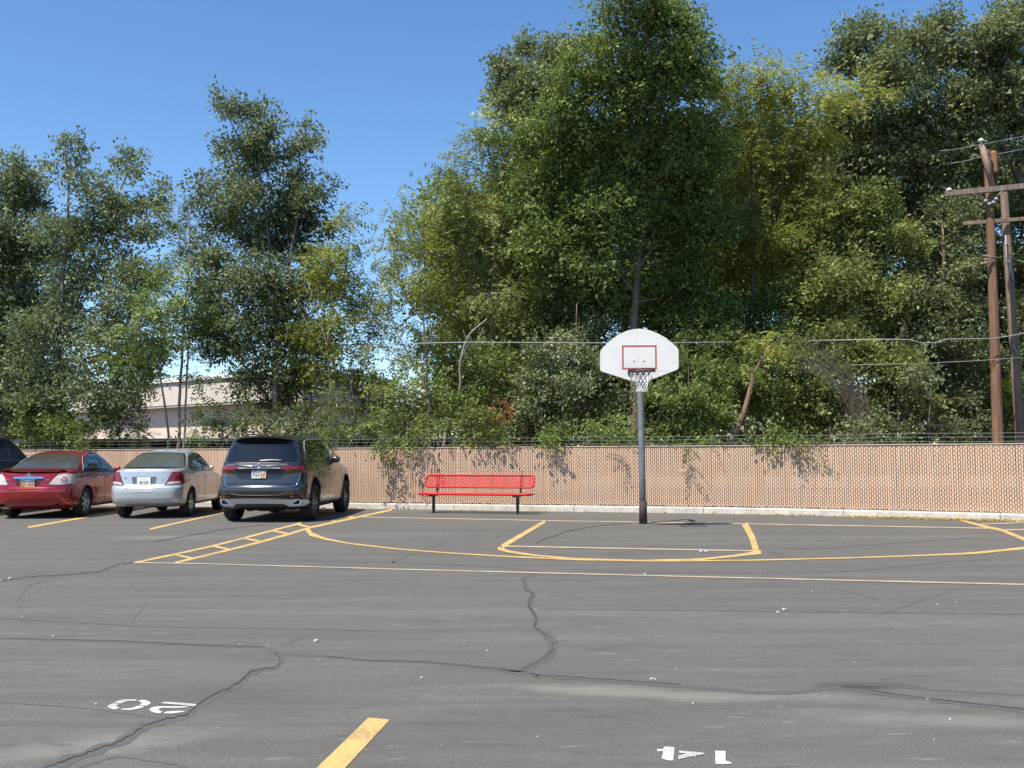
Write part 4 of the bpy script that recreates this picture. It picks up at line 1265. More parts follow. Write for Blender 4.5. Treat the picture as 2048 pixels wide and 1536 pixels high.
        h = c.hit(0, .1, 1.17)
        bm = bmesh.new(); tube(bm, [h[0] + Vector((-.10, -.012, -.005)), h[0] + Vector((.15, -.018, .012)), h[0] + Vector((.36, -.014, .004))], [.014, .010, .006], 6)
        obj('rear_wiper', bm, MAT['trim'], c.root, smooth=True)
        bm = bmesh.new()
        for x, w in ((-.3, .12), (.08, .35), (.35, .08)): box(bm, (x, .6, .235), (w, .5, .09), bevel=.02)
        tube(bm, [(-.6, .75, .25), (-.2, .7, .21), (.3, .7, .21), (.6, .75, .25)], .03, 8)
        obj('underbody', bm, MAT['well'], c.root)
    bm = bmesh.new(); box(bm, (0, 2.4, .26), (1.3, 3.9, .10)); obj('floor_pan', bm, MAT['well'], c.root)
    return c

def make_sedan(kind, name, label, loc, rz, paint, glass, rear_glass):
    if kind == 'red':
        L, wy1, wb, wr = 4.82, 1.04, 2.776, .325
        wk = [(.19, .80), (.28, .87), (.45, .892), (.65, .90), (.82, .882), (.92, .855), (.97, .825), (1.0, .81), (1.2, .72), (1.34, .63), (1.40, .57), (1.44, .48), (1.465, .36)]
        rk = [(.19, .28), (.26, .14), (.34, .06), (.45, .02), (.58, .0), (.66, .01), (.69, .035), (.80, .05), (.94, .09), (.985, .11), (1.005, .17), (1.02, .34), (1.035, .58), (1.05, .66), (1.2, .98), (1.34, 1.32), (1.40, 1.52), (1.44, 1.75), (1.465, 2.1)]
        fk = [(.19, 4.5), (.28, 4.72), (.45, 4.81), (.62, 4.78), (.72, 4.6), (.80, 4.3), (.88, 3.9), (.93, 3.55), (.97, 3.40), (1.2, 2.98), (1.34, 2.70), (1.40, 2.56), (1.44, 2.42), (1.465, 2.3)]
        belt = .95
    else:
        L, wy1, wb, wr = 4.68, .95, 2.62, .305
        wk = [(.19, .76), (.28, .82), (.40, .845), (.60, .858), (.70, .854), (.85, .836), (.94, .812), (.98, .79), (1.02, .775), (1.2, .69), (1.34, .61), (1.40, .55), (1.44, .47), (1.465, .35)]
        rk = [(.19, .24), (.26, .12), (.32, .045), (.42, .01), (.56, .0), (.64, .005), (.665, .03), (.69, .085), (.76, .10), (.95, .12), (.99, .125), (1.01, .16), (1.025, .34), (1.035, .52), (1.05, .60), (1.2, .90), (1.34, 1.2), (1.40, 1.36), (1.44, 1.6), (1.465, 2.0)]
        fk = [(.19, 4.4), (.28, 4.6), (.45, 4.67), (.62, 4.64), (.72, 4.45), (.80, 4.15), (.88, 3.8), (.93, 3.45), (.97, 3.30), (1.2, 2.90), (1.34, 2.62), (1.40, 2.48), (1.44, 2.34), (1.465, 2.2)]
        belt = .95
    rc = [(.19, .36), (.6, .40), (1.0, .36), (1.05, .22), (1.34, .26), (1.465, .3)]
    fc = [(.19, .6), (.9, .7), (1.0, .6), (1.34, .45), (1.465, .3)]
    W = [(wy1, wr, .2), (wy1 + wb, wr, .2)]
    c = Car(name, label, 'car', loc, rz, L, wk, rk, fk, rc, fc, zlist((.19, .45, 9), (.45, .72, 12), (.72, .96, 8), (.96, 1.07, 12), (1.07, 1.34, 10), (1.34, 1.465, 10)), paint, W, wr + .055, barrel=.05)
    c.wheels(W, interp(wk, .4) - .105, 5 if kind == 'silver' else 6, MAT['alloy'], .21, .66)
    zt = 1.385
    if kind == 'red':
        c.patch('rear_window', [(-.76, 1.055, 1.06), (-.70, 1.053, 1.15), (-.62, 1.052, 1.27), (-.54, 1.052, 1.35), (-.3, 1.052, 1.375), (0, 1.052, 1.38), (.3, 1.052, 1.375), (.54, 1.052, 1.35), (.62, 1.052, 1.27), (.70, 1.053, 1.15), (.76, 1.055, 1.06)], rear_glass, nv=8, nu=40)
    else:
        c.patch('window_surround', [(-.73, 1.048, 1.053), (-.68, 1.046, 1.16), (-.60, 1.044, 1.29), (-.52, 1.044, 1.375), (-.3, 1.044, 1.395), (0, 1.044, 1.40), (.3, 1.044, 1.395), (.52, 1.044, 1.375), (.60, 1.044, 1.29), (.68, 1.046, 1.16), (.73, 1.048, 1.053)], MAT['trim'], nv=8, nu=40, off=.003, skirt=.004)
        c.patch('rear_window', [(-.71, 1.056, 1.06), (-.66, 1.054, 1.15), (-.585, 1.054, 1.27), (-.50, 1.054, 1.355), (-.3, 1.054, 1.38), (0, 1.054, 1.385), (.3, 1.054, 1.38), (.50, 1.054, 1.355), (.585, 1.054, 1.27), (.66, 1.054, 1.15), (.71, 1.056, 1.06)], rear_glass, nv=8, nu=40)
    for sg in (-1, 1):
        a = R(90) * sg
        f = (lambda y: y) if sg > 0 else (lambda y: -y)
        def K(l): return [(f(y), lo, hi) for y, lo, hi in l]
        if kind == 'red':
            c.patch('window_surround', K([(1.02, 1.0, 1.06), (1.18, .985, 1.20), (1.45, .975, 1.33), (1.8, .97, 1.395), (2.3, .965, 1.40), (2.6, .96, 1.345), (2.95, .955, 1.20), (3.3, .955, 1.02)]), MAT['trim'], a, off=.002, skirt=.005)
            c.patch('side_window', K([(1.10, 1.02, 1.09), (1.22, 1.01, 1.20), (1.40, 1.005, 1.285)]), glass, a, off=.006)
            c.patch('side_window', K([(1.44, 1.0, 1.30), (1.75, 1.0, 1.365), (2.05, .995, 1.375)]), glass, a, off=.006)
            c.patch('side_window', K([(2.13, .995, 1.375), (2.4, .99, 1.355), (2.6, .985, 1.31), (2.95, .98, 1.165), (3.18, .975, 1.04)]), glass, a, off=.006)
            c.line('window_chrome', [(f(y), z) for y, z in ((1.02, 1.02), (1.18, 1.21), (1.45, 1.335), (1.8, 1.40))], .012, MAT['satin'], a, off=.004)
            gaps = ([(1.30, .98), (1.36, .82), (1.55, .60), (1.55, .26)], [(2.09, .98), (2.12, .26)], [(3.22, .95), (3.25, .26)])
        else:
            c.patch('window_surround', K([(1.0, 1.02, 1.08), (1.15, .995, 1.22), (1.35, .985, 1.32), (1.7, .98, 1.385), (2.2, .975, 1.385), (2.5, .97, 1.33), (2.85, .965, 1.18), (3.2, .965, 1.01)]), MAT['trim'], a, off=.002, skirt=.005)
            c.patch('side_window', K([(1.08, 1.03, 1.11), (1.2, 1.02, 1.22), (1.4, 1.01, 1.31), (1.7, 1.005, 1.36), (1.93, 1.0, 1.365)]), glass, a, off=.006)
            c.patch('side_window', K([(2.01, 1.0, 1.365), (2.25, .995, 1.35), (2.5, .99, 1.295), (2.85, .985, 1.15), (3.08, .98, 1.03)]), glass, a, off=.006)
            gaps = ([(1.18, 1.0), (1.24, .84), (1.42, .60), (1.42, .26)], [(1.97, .98), (2.0, .26)], [(3.1, .95), (3.12, .26)])
        for pts in gaps: c.line('panel_gap', [(f(y), z) for y, z in pts], .009, MAT['seam'], a, off=-.001)
        c.line('door_crease', [(f(.5), .80), (f(1.6), .84), (f(3.6), .80)], .012, paint, a, off=-.002)
        for yy in ((1.62, 2.3) if kind == 'red' else (1.5, 2.2)):
            h = c.hit(a, f(yy), .87)
            if h:
                bm = bmesh.new(); box(bm, h[0] + h[1] * .02, (.02, .17, .026), bevel=.007); obj('door_handle', bm, paint, c.root, smooth=True)
        h = c.hit(a, f(3.12), 1.0)
        if h:
            m = h[0] + Vector((sg * .07, .02, .02)); bm = bmesh.new(); box(bm, m, (.14, .10, .11), bevel=.04); box(bm, m + Vector((-sg * .09, 0, -.03)), (.1, .04, .03), bevel=.008)
            obj('mirror', bm, paint, c.root, smooth=True, angle=60)
        c.line('sill_line', [(f(1.45), .27), (f(3.3), .27)], .03, paint, a, off=-.004)
    if kind == 'red':
        # deck spoiler with shade beneath
        bm = bmesh.new(); prev = None
        for i in range(31):
            x = -.70 + 1.40 * i / 30; q = abs(x / .70)
            yb = .05 + .10 * q ** 2 + .13 * q ** 6; z = 1.040 - .018 * q ** 4
            sec = [(x, yb, z + .022), (x, yb + .03, z + .032), (x, yb + .20, z + .012), (x, yb + .20, z - .012), (x, yb + .015, z + .004)]
            row = [bm.verts.new(p) for p in sec]
            if prev:
                for k in range(5): bm.faces.new((prev[k], prev[(k + 1) % 5], row[(k + 1) % 5], row[k]))
            else: bm.faces.new(row)
            prev = row
        bm.faces.new(prev[::-1]); obj('spoiler', bm, paint, c.root, smooth=True, angle=40)
        for sg in (-1, 1):
            t1 = c.patch('tail_light', sorted([(sg * .45, .745, .752), (sg * .54, .74, .88), (sg * .61, .735, .955), (sg * .76, .74, .968), (sg * .86, .76, .94)]), MAT['lens_clear'], 0, off=.008)
            c.patch('tail_light', sorted([(sg * -.13, .745, .965), (sg * 0, .755, .955), (sg * .10, .79, .945), (sg * .20, .86, .92)]), MAT['lens_clear'], R(50) * sg, (sg * .83, .26), off=.009)
            h = c.hit(R(10) * sg, sg * .74, .845)
            for rr_, mt, o_ in ((.072, MAT['chrome'], .012), (.055, MAT['lens_pink'], .017), (.028, MAT['lens_clear'], .021)):
                if h:
                    bm = bmesh.new(); bmesh.ops.create_uvsphere(bm, u_segments=18, v_segments=10, radius=rr_)
                    q = Vector((0, 0, 1)).rotation_difference(h[1]).to_matrix().to_4x4()
                    bmesh.ops.transform(bm, matrix=Matrix.Translation(h[0] + h[1] * (o_ - .004)) @ q @ Matrix.Diagonal((1, 1, .12, 1)), verts=bm.verts)
                    obj('lamp_round', bm, mt, t1, smooth=True)
        hp = [(-.60, .96), (-.46, .745), (-.47, .68), (-.42, .64), (0, .628), (.42, .64), (.47, .68), (.46, .745), (.60, .96)]
        c.line('boot_gap', hp, .012, MAT['seam'], off=-.002)
        c.line('boot_edge', [(-.42, .624), (0, .615), (.42, .624)], .014, paint, off=.005)
        c.patch('chrome_bar', [(-.33, .862, .888), (-.30, .858, .905), (0, .862, .915), (.30, .858, .905), (.33, .862, .888)], MAT['chrome'], off=.022, nv=4, skirt=.02)
        c.patch('plate_recess', [(-.31, .855, .860), (-.25, .75, .860), (-.21, .705, .860), (0, .70, .86), (.21, .705, .860), (.25, .75, .860), (.31, .855, .860)], simple('shaded_recess_red', (.05, .003, .008), .4), off=.002, skirt=.003)  # flat patch: shade of the recess painted as a darker red
        c.plate(0, .775, 'orange', 'E24 2AR', 'UTAH')
        h = c.hit(0, 0, .95); y = h[0].y - .014
        bm = bmesh.new(); tube(bm, [(.038 * math.cos(t), y, .948 + .032 * math.sin(t)) for t in np.linspace(0, 2 * math.pi, 22, endpoint=False)], .006, 6, closed=True); box(bm, (0, y, .948), (.10, .012, .015), bevel=.002)
        obj('maker_badge', bm, MAT['chrome'], c.root, smooth=True)
        c.text('model_badge', 'ALTIMA', -.56, .83, .042, MAT['chrome'], off=.02)
        c.text('trim_badge', '2.5 S', .36, .83, .048, MAT['chrome'], off=.02)
        for sg in (-1, 1):
            h = c.hit(0, sg * .60, .29); cc = h[0] + Vector((0, -.02, -.01)); bm = bmesh.new()
            tube(bm, [cc + Vector((0, -.01, 0)), cc + Vector((0, .35, 0))], .042, 16, cap=False); tube(bm, [cc + Vector((0, .05, 0)), cc + Vector((0, .06, 0))], .04, 16)
            obj('exhaust_tip', bm, simple('burnt_steel', (.1, .09, .09), .4, .8), c.root, smooth=True)
            c.line('exhaust_cutout', [(sg * .70, .25), (sg * .695, .33), (sg * .64, .365), (sg * .56, .365), (sg * .51, .33), (sg * .50, .25)], .02, paint, off=.004)
    else:
        for sg in (-1, 1):
            c.patch('tail_light', sorted([(sg * .48, .705, .712), (sg * .55, .702, .86), (sg * .60, .70, .975), (sg * .72, .715, .985), (sg * .83, .74, .965)]), MAT['lens_red'], 0, off=.008)
            c.patch('tail_light', sorted([(sg * -.12, .725, .985), (sg * 0, .735, .975), (sg * .09, .76, .96)]), MAT['lens_red'], R(50) * sg, (sg * .80, .24), off=.009)
            c.patch('reversing_lens', sorted([(sg * .50, .712, .718), (sg * .56, .715, .77), (sg * .68, .725, .775), (sg * .78, .745, .78)]), MAT['lens_clear'], 0, off=.012, nv=3)
        c.patch('plate_recess', [(-.28, .82, .885), (-.24, .70, .885), (0, .69, .885), (.24, .70, .885), (.28, .82, .885)], simple('shaded_recess_silver', (.16, .165, .17), .4, .5), off=.003, skirt=.004)  # not sunk in; the recess shade is put in as darker silver
        c.plate(0, .785, 'white', '39 N7', None)
        c.patch('lower_boot', [(-.47, .648, .715), (-.42, .645, .715), (0, .64, .712), (.42, .645, .715), (.47, .648, .715)], paint, off=.004, skirt=.006)
        c.line('boot_gap', [(-.60, .97), (-.48, .72), (-.47, .66), (-.42, .64), (0, .636), (.42, .64), (.47, .66), (.48, .72), (.60, .97)], .009, MAT['seam'], off=-.0005)
        c.line('boot_lip', [(-.62, 1.01), (0, 1.018), (.62, 1.01)], .022, paint, off=.004)
        c.text('model_badge', 'ION', -.47, .845, .032, MAT['seam'], off=.008)
        c.text('trim_badge', '2', .42, .82, .032, MAT['seam'], off=.008)
        c.text('bumper_lettering', 'SATURN', 0, .555, .062, simple('bright_emboss', (.85, .85, .86), .3), align='CENTER', off=.005, sx=1.75)
    bm = bmesh.new(); box(bm, (0, 2.4, .22), (1.15, 3.6, .09)); obj('floor_pan', bm, MAT['well'], c.root)
    bm = bmesh.new(); tube(bm, [(-.55, wy1 - .2, .24), (-.1, wy1 - .1, .2), (.4, wy1 - .2, .22)], .05, 8); box(bm, (.3, .55, .25), (.5, .25, .14), bevel=.03); obj('underbody', bm, MAT['well'], c.root)
    return c

def remap(c, keys, xs=1.0):
    # final body proportions: heights follow the keys, wheels stay as they are
    def walk(o):
        if o.name.split('.')[0] in ('wheel',): 
            o.location.x *= xs; return
        if o.type == 'MESH' and not o.get('rm'):
            for v in o.data.vertices:
                v.co.z = interp(keys, v.co.z) if v.co.z > 0 else v.co.z
                v.co.x *= xs
            o['rm'] = 1; del o['rm']
        for ch in o.children: walk(ch)
    for ch in c.root.children: walk(ch)
HEAD = 1.5
suv = make_suv('parked_suv', 'dark grey suv with red tail lights parked nearest the basketball court', (-5.17, 20.42, 0), R(-3.0), carpaint('dark_grey_metallic', (0.045, 0.046, 0.052), 0.4, 0.6, 0.24))
ion = make_sedan('silver', 'parked_car', 'silver sedan parked between the red sedan and the dark grey suv', (-8.05, 21.85, 0), R(1.6), carpaint('silver_metallic', (0.50, 0.51, 0.525), 0.15, 0.5, 0.34, (0.36, 0.34, 0.31)), MAT['glass'], MAT['glass_clear'])
red = make_sedan('red', 'parked_car', 'red sedan with an orange and blue plate parked left of the silver sedan', (-10.61, 21.95, 0), R(1.0), carpaint('red_metallic', (0.27, 0.004, 0.010), 0.25, 0.3, 0.24, (0.12, 0.04, 0.035)), MAT['glass'], MAT['glass_dusty'])
blk = make_suv('parked_suv', 'black suv at the left edge of the photo behind the red sedan', (-13.28, 22.6, 0), R(0), simple('black_paint', (0.006, 0.006, 0.007), 0.42, 0, spec=0.25), detail=False)
for _o in blk.root.children:
    if _o.name.startswith(('side_window', 'rear_window')): _o.data.materials[0] = simple('privacy_glass', (0.005, 0.005, 0.006), 0.3, spec=0.2)

SUVZ = [(0, 0), (.22, .26), (.45, .515), (.70, .755), (.90, 1.015), (1.06, 1.165), (1.13, 1.235), (1.60, 1.665), (1.85, 1.875)]
remap(suv, SUVZ, .975); remap(blk, [(a, b * 1.04) for a, b in SUVZ], 1.03)
remap(ion, [(0, 0), (.19, .26), (.33, .36), (.60, .63), (.95, .985), (1.05, 1.10), (1.6, 1.65)], .945)
remap(red, [(0, 0), (.19, .21), (.60, .61), (.95, .965), (1.05, 1.085), (1.6, 1.65)], 1.0)
# ================================================================== TREES AND SHRUBS
rng = np.random.default_rng(5)
random.seed(21)
def leaf_quad(base, d, n, L, W):
    d = d / (np.linalg.norm(d) + 1e-9); s = np.cross(n, d); s /= (np.linalg.norm(s) + 1e-9)
    return [base, base + d * L * 0.45 + s * W * 0.5, base + d * L, base + d * L * 0.45 - s * W * 0.5]
def tpl_pinnate(pairs=6, droop=0.4, r=None):
    q = []
    for i in range(pairs):
        t = 0.18 + 0.80 * i / (pairs - 1)
        b = np.array([t, 0, -droop * t * t])
        for sd in (-1, 1):
            d = np.array([0.35 + 0.2 * r.random(), sd, -0.35 - 0.35 * r.random()])
            q.append(leaf_quad(b, d, np.array([0, sd * -0.3, 1.0]) + r.normal(0, 0.5, 3), 0.26 * (1 - 0.35 * abs(t - 0.5)), 0.085))
    q.append(leaf_quad(np.array([1.0, 0, -droop]), np.array([1, 0, -0.8]), np.array([0, 0, 1.0]), 0.22, 0.08))
    return np.array(q)
def tpl_elm(n=12, r=None):
    q = []
    for i in range(n):
        t = (i + r.random()) / n
        b = np.array([t, r.normal(0, 0.17), r.normal(0, 0.17) - 0.15 * t])
        d = r.normal(0, 1, 3) + np.array([0.6, 0, -0.3])
        nn = r.normal(0, 1.0, 3) + np.array([0, 0, 0.45])
        q.append(leaf_quad(b, d, nn, 0.25 * r.uniform(0.75, 1.2), 0.135 * r.uniform(0.8, 1.15)))
    return np.array(q)
TPL = {'pinnate': [tpl_pinnate(6, 0.25 + 0.3 * k / 4, rng) for k in range(5)], 'elm': [tpl_elm(13, rng) for _ in range(7)]}
def foliage_obj(name, C, D, size, kind, mat, parent, tint0, base):
    """C centres, D directions, one twig of leaves at each"""
    n = len(C)
    X = D / (np.linalg.norm(D, axis=1, keepdims=True) + 1e-9)
    up = np.tile(np.array([0, 0, 1.0]), (n, 1)) + rng.normal(0, 0.45, (n, 3))
    Yv = np.cross(up, X); Yv /= (np.linalg.norm(Yv, axis=1, keepdims=True) + 1e-9)
    Z = np.cross(X, Yv)
    Rm = np.stack([X, Yv, Z], axis=2) * (size * (0.6 + 0.95 * rng.random(n) ** 1.5))[:, None, None]
    which = rng.integers(0, len(TPL[kind]), n)
    VV, TT = [], []
    for w, tp in enumerate(TPL[kind]):
        idx = np.where(which == w)[0]
        if len(idx) == 0: continue
        L = tp.shape[0]
        pts = tp.reshape(-1, 3)
        v = np.einsum('nij,pj->npi', Rm[idx], pts) + C[idx][:, None, :]
        VV.append(v.reshape(-1, 3))
        TT.append((tint0[idx][:, None] + rng.normal(0, 0.17, (len(idx), L))).reshape(-1))
    V = np.concatenate(VV).astype(np.float32); T = np.clip(np.concatenate(TT), 0, 1).astype(np.float32)
    V -= np.array(base, dtype=np.float32)
    nq = len(V) // 4
    me = bpy.data.meshes.new(name)
    me.vertices.add(len(V)); me.vertices.foreach_set('co', V.ravel())
    me.loops.add(nq * 4); me.loops.foreach_set('vertex_index', np.arange(nq * 4, dtype=np.int32))
    me.polygons.add(nq); me.polygons.foreach_set('loop_start', np.arange(0, nq * 4, 4, dtype=np.int32))
    at = me.attributes.new('tint', 'FLOAT', 'FACE'); at.data.foreach_set('value', T)
    me.update(calc_edges=True)
    me.materials.append(mat)
    global NLEAF
    NLEAF += nq
    return link(name, me, parent)
NLEAF = 0
def blob_points(c, rx, ry, rz, n, seed, clump=0.32):
    """twig positions in an uneven clumped ellipsoid, and outward directions"""
    m = max(4, int(n / 42))
    d = rng.normal(0, 1, (m, 3)); d /= np.linalg.norm(d, axis=1, keepdims=True)
    rad = rng.random(m) ** 0.42
    lump = np.array([0.82 + 0.5 * noise.noise(Vector(tuple(q * 1.7)) + Vector((seed, seed * 0.37, 0))) for q in d])
    cc = d * (rad * lump)[:, None]
    k = rng.integers(0, m, n)
    p = cc[k] * np.array([rx, rz, ry]) + rng.normal(0, 1, (n, 3)) * np.array([clump * 1.15, clump * 1.15, clump * 0.55]) * min(1.0, max(rx, ry) / 0.9)
    out = p / np.array([rx, rz, ry]) + rng.normal(0, 0.45, (n, 3)) + np.array([0, 0, -0.12])
    return p + np.array(c), out, rng.normal(0, 0.07, m)[k]
def tree(name, label, cat, mat, kind, Yd, size, dens, stems, bark, blobs, group=None, tint=0.42, depth=1.0, limbs=True, clump=0.3, ground=True, twiggy=2, over=0.0):
    """stems: (pixel polyline, base radius, tip radius); blobs: (px x, px y, px rx, px ry[, dY[, tint]])"""
    s = F_PX / Yd
    if stems:
        b = P(*stems[0][0][0], Yd); 
    else:
        b = P(blobs[0][0], 890, Yd)
    base = Vector((b.x, Yd, 0.0 if ground else b.z))
    root = empty(name, base, 0, label, cat, group)
    bm = bmesh.new(); nodes = []
    any_t = False
    for si, (px, r0, r1) in enumerate(stems):
        dy = 0.0 if si == 0 else random.uniform(-0.35, 0.35)
        pts = [P(x, y, Yd + dy * (i / max(1, len(px) - 1))) for i, (x, y) in enumerate(px)]
        if px[0][1] > 860:
            pts = [Vector((pts[0].x + (pts[0].x - pts[1].x) * 0.3, Yd, -0.05))] + pts
        pts = smooth_path(pts, 4)
        pts = [p + Vector((noise.noise(p * 1.3), noise.noise(p * 1.3 + Vector((9, 0, 0))), 0)) * 0.05 for p in pts]
        n = len(pts)
        rd = [r0 + (r1 - r0) * (i / (n - 1)) ** 0.8 for i in range(n)]
        tube(bm, [p - base for p in pts], rd, 8); any_t = True
        nodes += [(p, r) for p, r in zip(pts, rd) if p.z > 2.0]
    Cs, Ds, Ts = [], [], []
    for bi, bl in enumerate(blobs):
        x, y, rx, ry = bl[:4]; dY = bl[4] if len(bl) > 4 else random.uniform(-0.9, 0.9) * depth
        dY += over * (y - 430) / 430.0
        tn = bl[5] if len(bl) > 5 else 0.0
        dn = bl[6] if len(bl) > 6 else 1.0
        c = P(x, y, Yd + dY); ss = F_PX / (Yd + dY)
        mrx, mry = rx * 0.88 / ss, ry * 0.88 / ss
        mrz = max(0.35, 0.5 * (mrx + mry)) * 0.95
        n = int(dens * dn * math.pi * mrx * mry * (0.62 / max(size, 0.15)) * 0.8) + 6
        p, o, t = blob_points((c.x, c.y, c.z), mrx, mry, mrz, n, bi * 3.7 + x * 0.01, clump * min(1.2, 0.4 + mrx * 0.5))
        keep = p[:, 2] > 0.05
        Cs.append(p[keep]); Ds.append(o[keep]); Ts.append((tint + tn + t)[keep] if not np.isscalar(t) else t)
        if limbs and nodes:
            cands = sorted(nodes, key=lambda q: (q[0] - c).length + max(0, q[0].z - c.z) * 2.5)
            q, r = cands[0]
            mid = (q + c) / 2 + Vector((random.uniform(-.2, .2), random.uniform(-.2, .2), random.uniform(-0.1, 0.25)))
            rr = min(r * 0.6, 0.05)
            tube(bm, [v - base for v in smooth_path([q, mid, c], 3)], [rr * (1 - 0.14 * i) for i in range(7)], 5, cap=False)
            for _ in range(twiggy):
                e = c + Vector((random.uniform(-1, 1) * mrx, random.uniform(-1, 1) * mrz, random.uniform(-0.3, 1) * mry)) * 0.8
                st = mid.lerp(c, random.random())
                m2 = (st + e) / 2 + Vector((0, 0, random.uniform(-0.1, 0.15)))
                tube(bm, [v - base for v in (st, m2, e)], [rr * 0.45, rr * 0.3, rr * 0.12], 4, cap=False)
    if len(bm.faces): obj('trunk', bm, bark, root)
    else: bm.free()
    if blobs:
        foliage_obj('crown', np.concatenate(Cs), np.concatenate(Ds), size, kind, mat, root, np.concatenate(Ts), base)
    return root

F = MAT
A_, E_ = 'pinnate', 'elm'
GT = 'trees behind the fence'
# ---- left group
tree('elm_tree', 'dense dark blue green tree at the far left edge behind the black suv', 'tree', F['f_blue'], E_, 31.0, .40, 175,
     [([(12, 880), (8, 720), (18, 560), (30, 420)], .14, .04)], F['bark'],
     [(15, 360, 45, 50), (50, 400, 40, 60), (0, 440, 60, 70), (60, 490, 60, 70), (10, 560, 80, 80), (70, 620, 70, 70), (10, 680, 80, 80), (80, 730, 60, 60), (20, 790, 80, 60), (-60, 500, 60, 120), (-50, 700, 60, 120)], GT, .40)
tree('elm_tree', 'tall loose blue green tree with a high narrow top above the red sedan', 'tree', F['f_blue'], E_, 29.5, .40, 98,
     [([(106, 885), (112, 780), (120, 650), (128, 520), (136, 400), (132, 290)], .12, .025), ([(118, 690), (160, 580), (210, 450), (255, 350)], .06, .02)], F['bark'],
     [(125, 272, 16, 14), (140, 300, 26, 24), (133, 345, 26, 32), (165, 345, 20, 26), (200, 370, 38, 26), (255, 340, 34, 28), (270, 320, 20, 18), (300, 385, 34, 40), (225, 410, 45, 40), (150, 420, 52, 45), (120, 480, 55, 50), (190, 470, 60, 45), (265, 450, 56, 45), (312, 440, 22, 40), (205, 540, 75, 55), (290, 530, 50, 60), (130, 570, 60, 60), (235, 620, 75, 60), (150, 660, 70, 60), (210, 710, 75, 55), (285, 690, 55, 60), (120, 740, 60, 45), (60, 640, 45, 70), (90, 800, 60, 40, 0, -.05), (240, 800, 60, 34, .3, -.1), (320, 380, 12, 12), (255, 770, 60, 40), (180, 780, 60, 40)], GT, .42)
tree('sumac_tree', 'slim twin stemmed tree with rusty yellow tips in front of the brick building', 'tree', F['f_mid'], A_, 28.2, .42, 75,
     [([(357, 895), (360, 780), (367, 680), (372, 600), (380, 480), (378, 420)], .055, .02), ([(368, 892), (374, 760), (378, 690), (392, 610), (400, 520)], .04, .015), ([(337, 892), (330, 810), (318, 745), (298, 700), (270, 640)], .045, .018), ([(320, 748), (326, 690), (333, 640)], .025, .01), ([(378, 895), (398, 850), (432, 820)], .02, .008)], F['bark_pale'],
     [(370, 410, 24, 20), (360, 450, 36, 24), (385, 480, 34, 30), (345, 520, 34, 36, -.3, .12), (395, 540, 34, 32), (340, 580, 42, 36, -.5, .16), (310, 620, 46, 40, -.5, .12), (285, 660, 52, 46, -.4), (392, 610, 30, 26, 0, .3), (350, 660, 30, 30), (260, 730, 50, 40, 0, -.1), (300, 735, 40, 36, 0, -.2), (405, 690, 40, 26, 0, -.25), (400, 745, 30, 20, 0, -.3), (330, 600, 26, 18, -.8, .5), (320, 680, 46, 36, -.4, .05), (395, 650, 36, 36, 0, -.1), (300, 560, 40, 40, 0, -.05)], GT, .42)
tree('elm_tree', 'tall dark tree with two ragged tops behind the grey suv', 'tree', F['f_blue'], E_, 28.6, .39, 140,
     [([(553, 880), (552, 780), (555, 690), (548, 600), (538, 480), (520, 360), (505, 250)], .12, .02), ([(552, 640), (580, 520), (598, 400), (598, 290)], .06, .015), ([(553, 760), (535, 700), (510, 650)], .04, .015), ([(520, 380), (470, 260), (446, 205)], .03, .01)], F['bark'],
     [(440, 198, 20, 12), (462, 205, 20, 16), (450, 225, 14, 14), (500, 225, 36, 26), (528, 245, 22, 34), (490, 270, 44, 30), (455, 290, 20, 40), (520, 300, 46, 34), (500, 345, 56, 34), (600, 258, 18, 16), (602, 290, 24, 22), (625, 285, 18, 12), (592, 325, 22, 28), (585, 360, 36, 30), (620, 380, 34, 26), (655, 365, 20, 7), (440, 370, 26, 16), (410, 352, 14, 8), (425, 395, 40, 20), (480, 395, 60, 34), (550, 405, 66, 40), (622, 430, 40, 36), (440, 440, 50, 36), (510, 470, 80, 50), (590, 480, 64, 50), (420, 500, 40, 50, 0, .06), (500, 550, 90, 55), (600, 570, 70, 60), (440, 590, 50, 50), (520, 640, 95, 60), (610, 660, 60, 60), (450, 690, 60, 50), (560, 720, 90, 55), (470, 760, 50, 35), (560, 790, 60, 35), (430, 640, 36, 60)], GT, .34, over=1.4)
tree('sumac_tree', 'smaller yellow green tree with bare forked grey stems right of the tall dark tree', 'tree', F['f_yellow'], A_, 27.6, .42, 85,
     [([(657, 890), (660, 800), (655, 700), (640, 640), (612, 560)], .05, .015), ([(655, 720), (620, 660), (590, 600)], .035, .012), ([(656, 690), (664, 620), (690, 540), (700, 470)], .035, .012)], F['bark_pale'],
     [(700, 450, 26, 26), (670, 440, 22, 26, 0, -.25), (690, 490, 40, 34, -.2, -.05), (650, 505, 40, 32), (620, 525, 36, 30), (680, 545, 50, 40, 0, -.12), (635, 580, 50, 40, 0, -.1), (705, 595, 34, 44, 0, -.25), (665, 640, 50, 40, 0, -.2), (625, 665, 34, 34, .3, -.3), (700, 670, 36, 36, 0, -.3), (715, 720, 30, 30, 0, -.32), (640, 720, 50, 40, .4, -.3), (690, 760, 50, 40, .3, -.28), (735, 640, 30, 50, .2, -.3), (720, 540, 30, 40, .1, -.15), (690, 620, 30, 30, -.5, .05)], GT, .40)
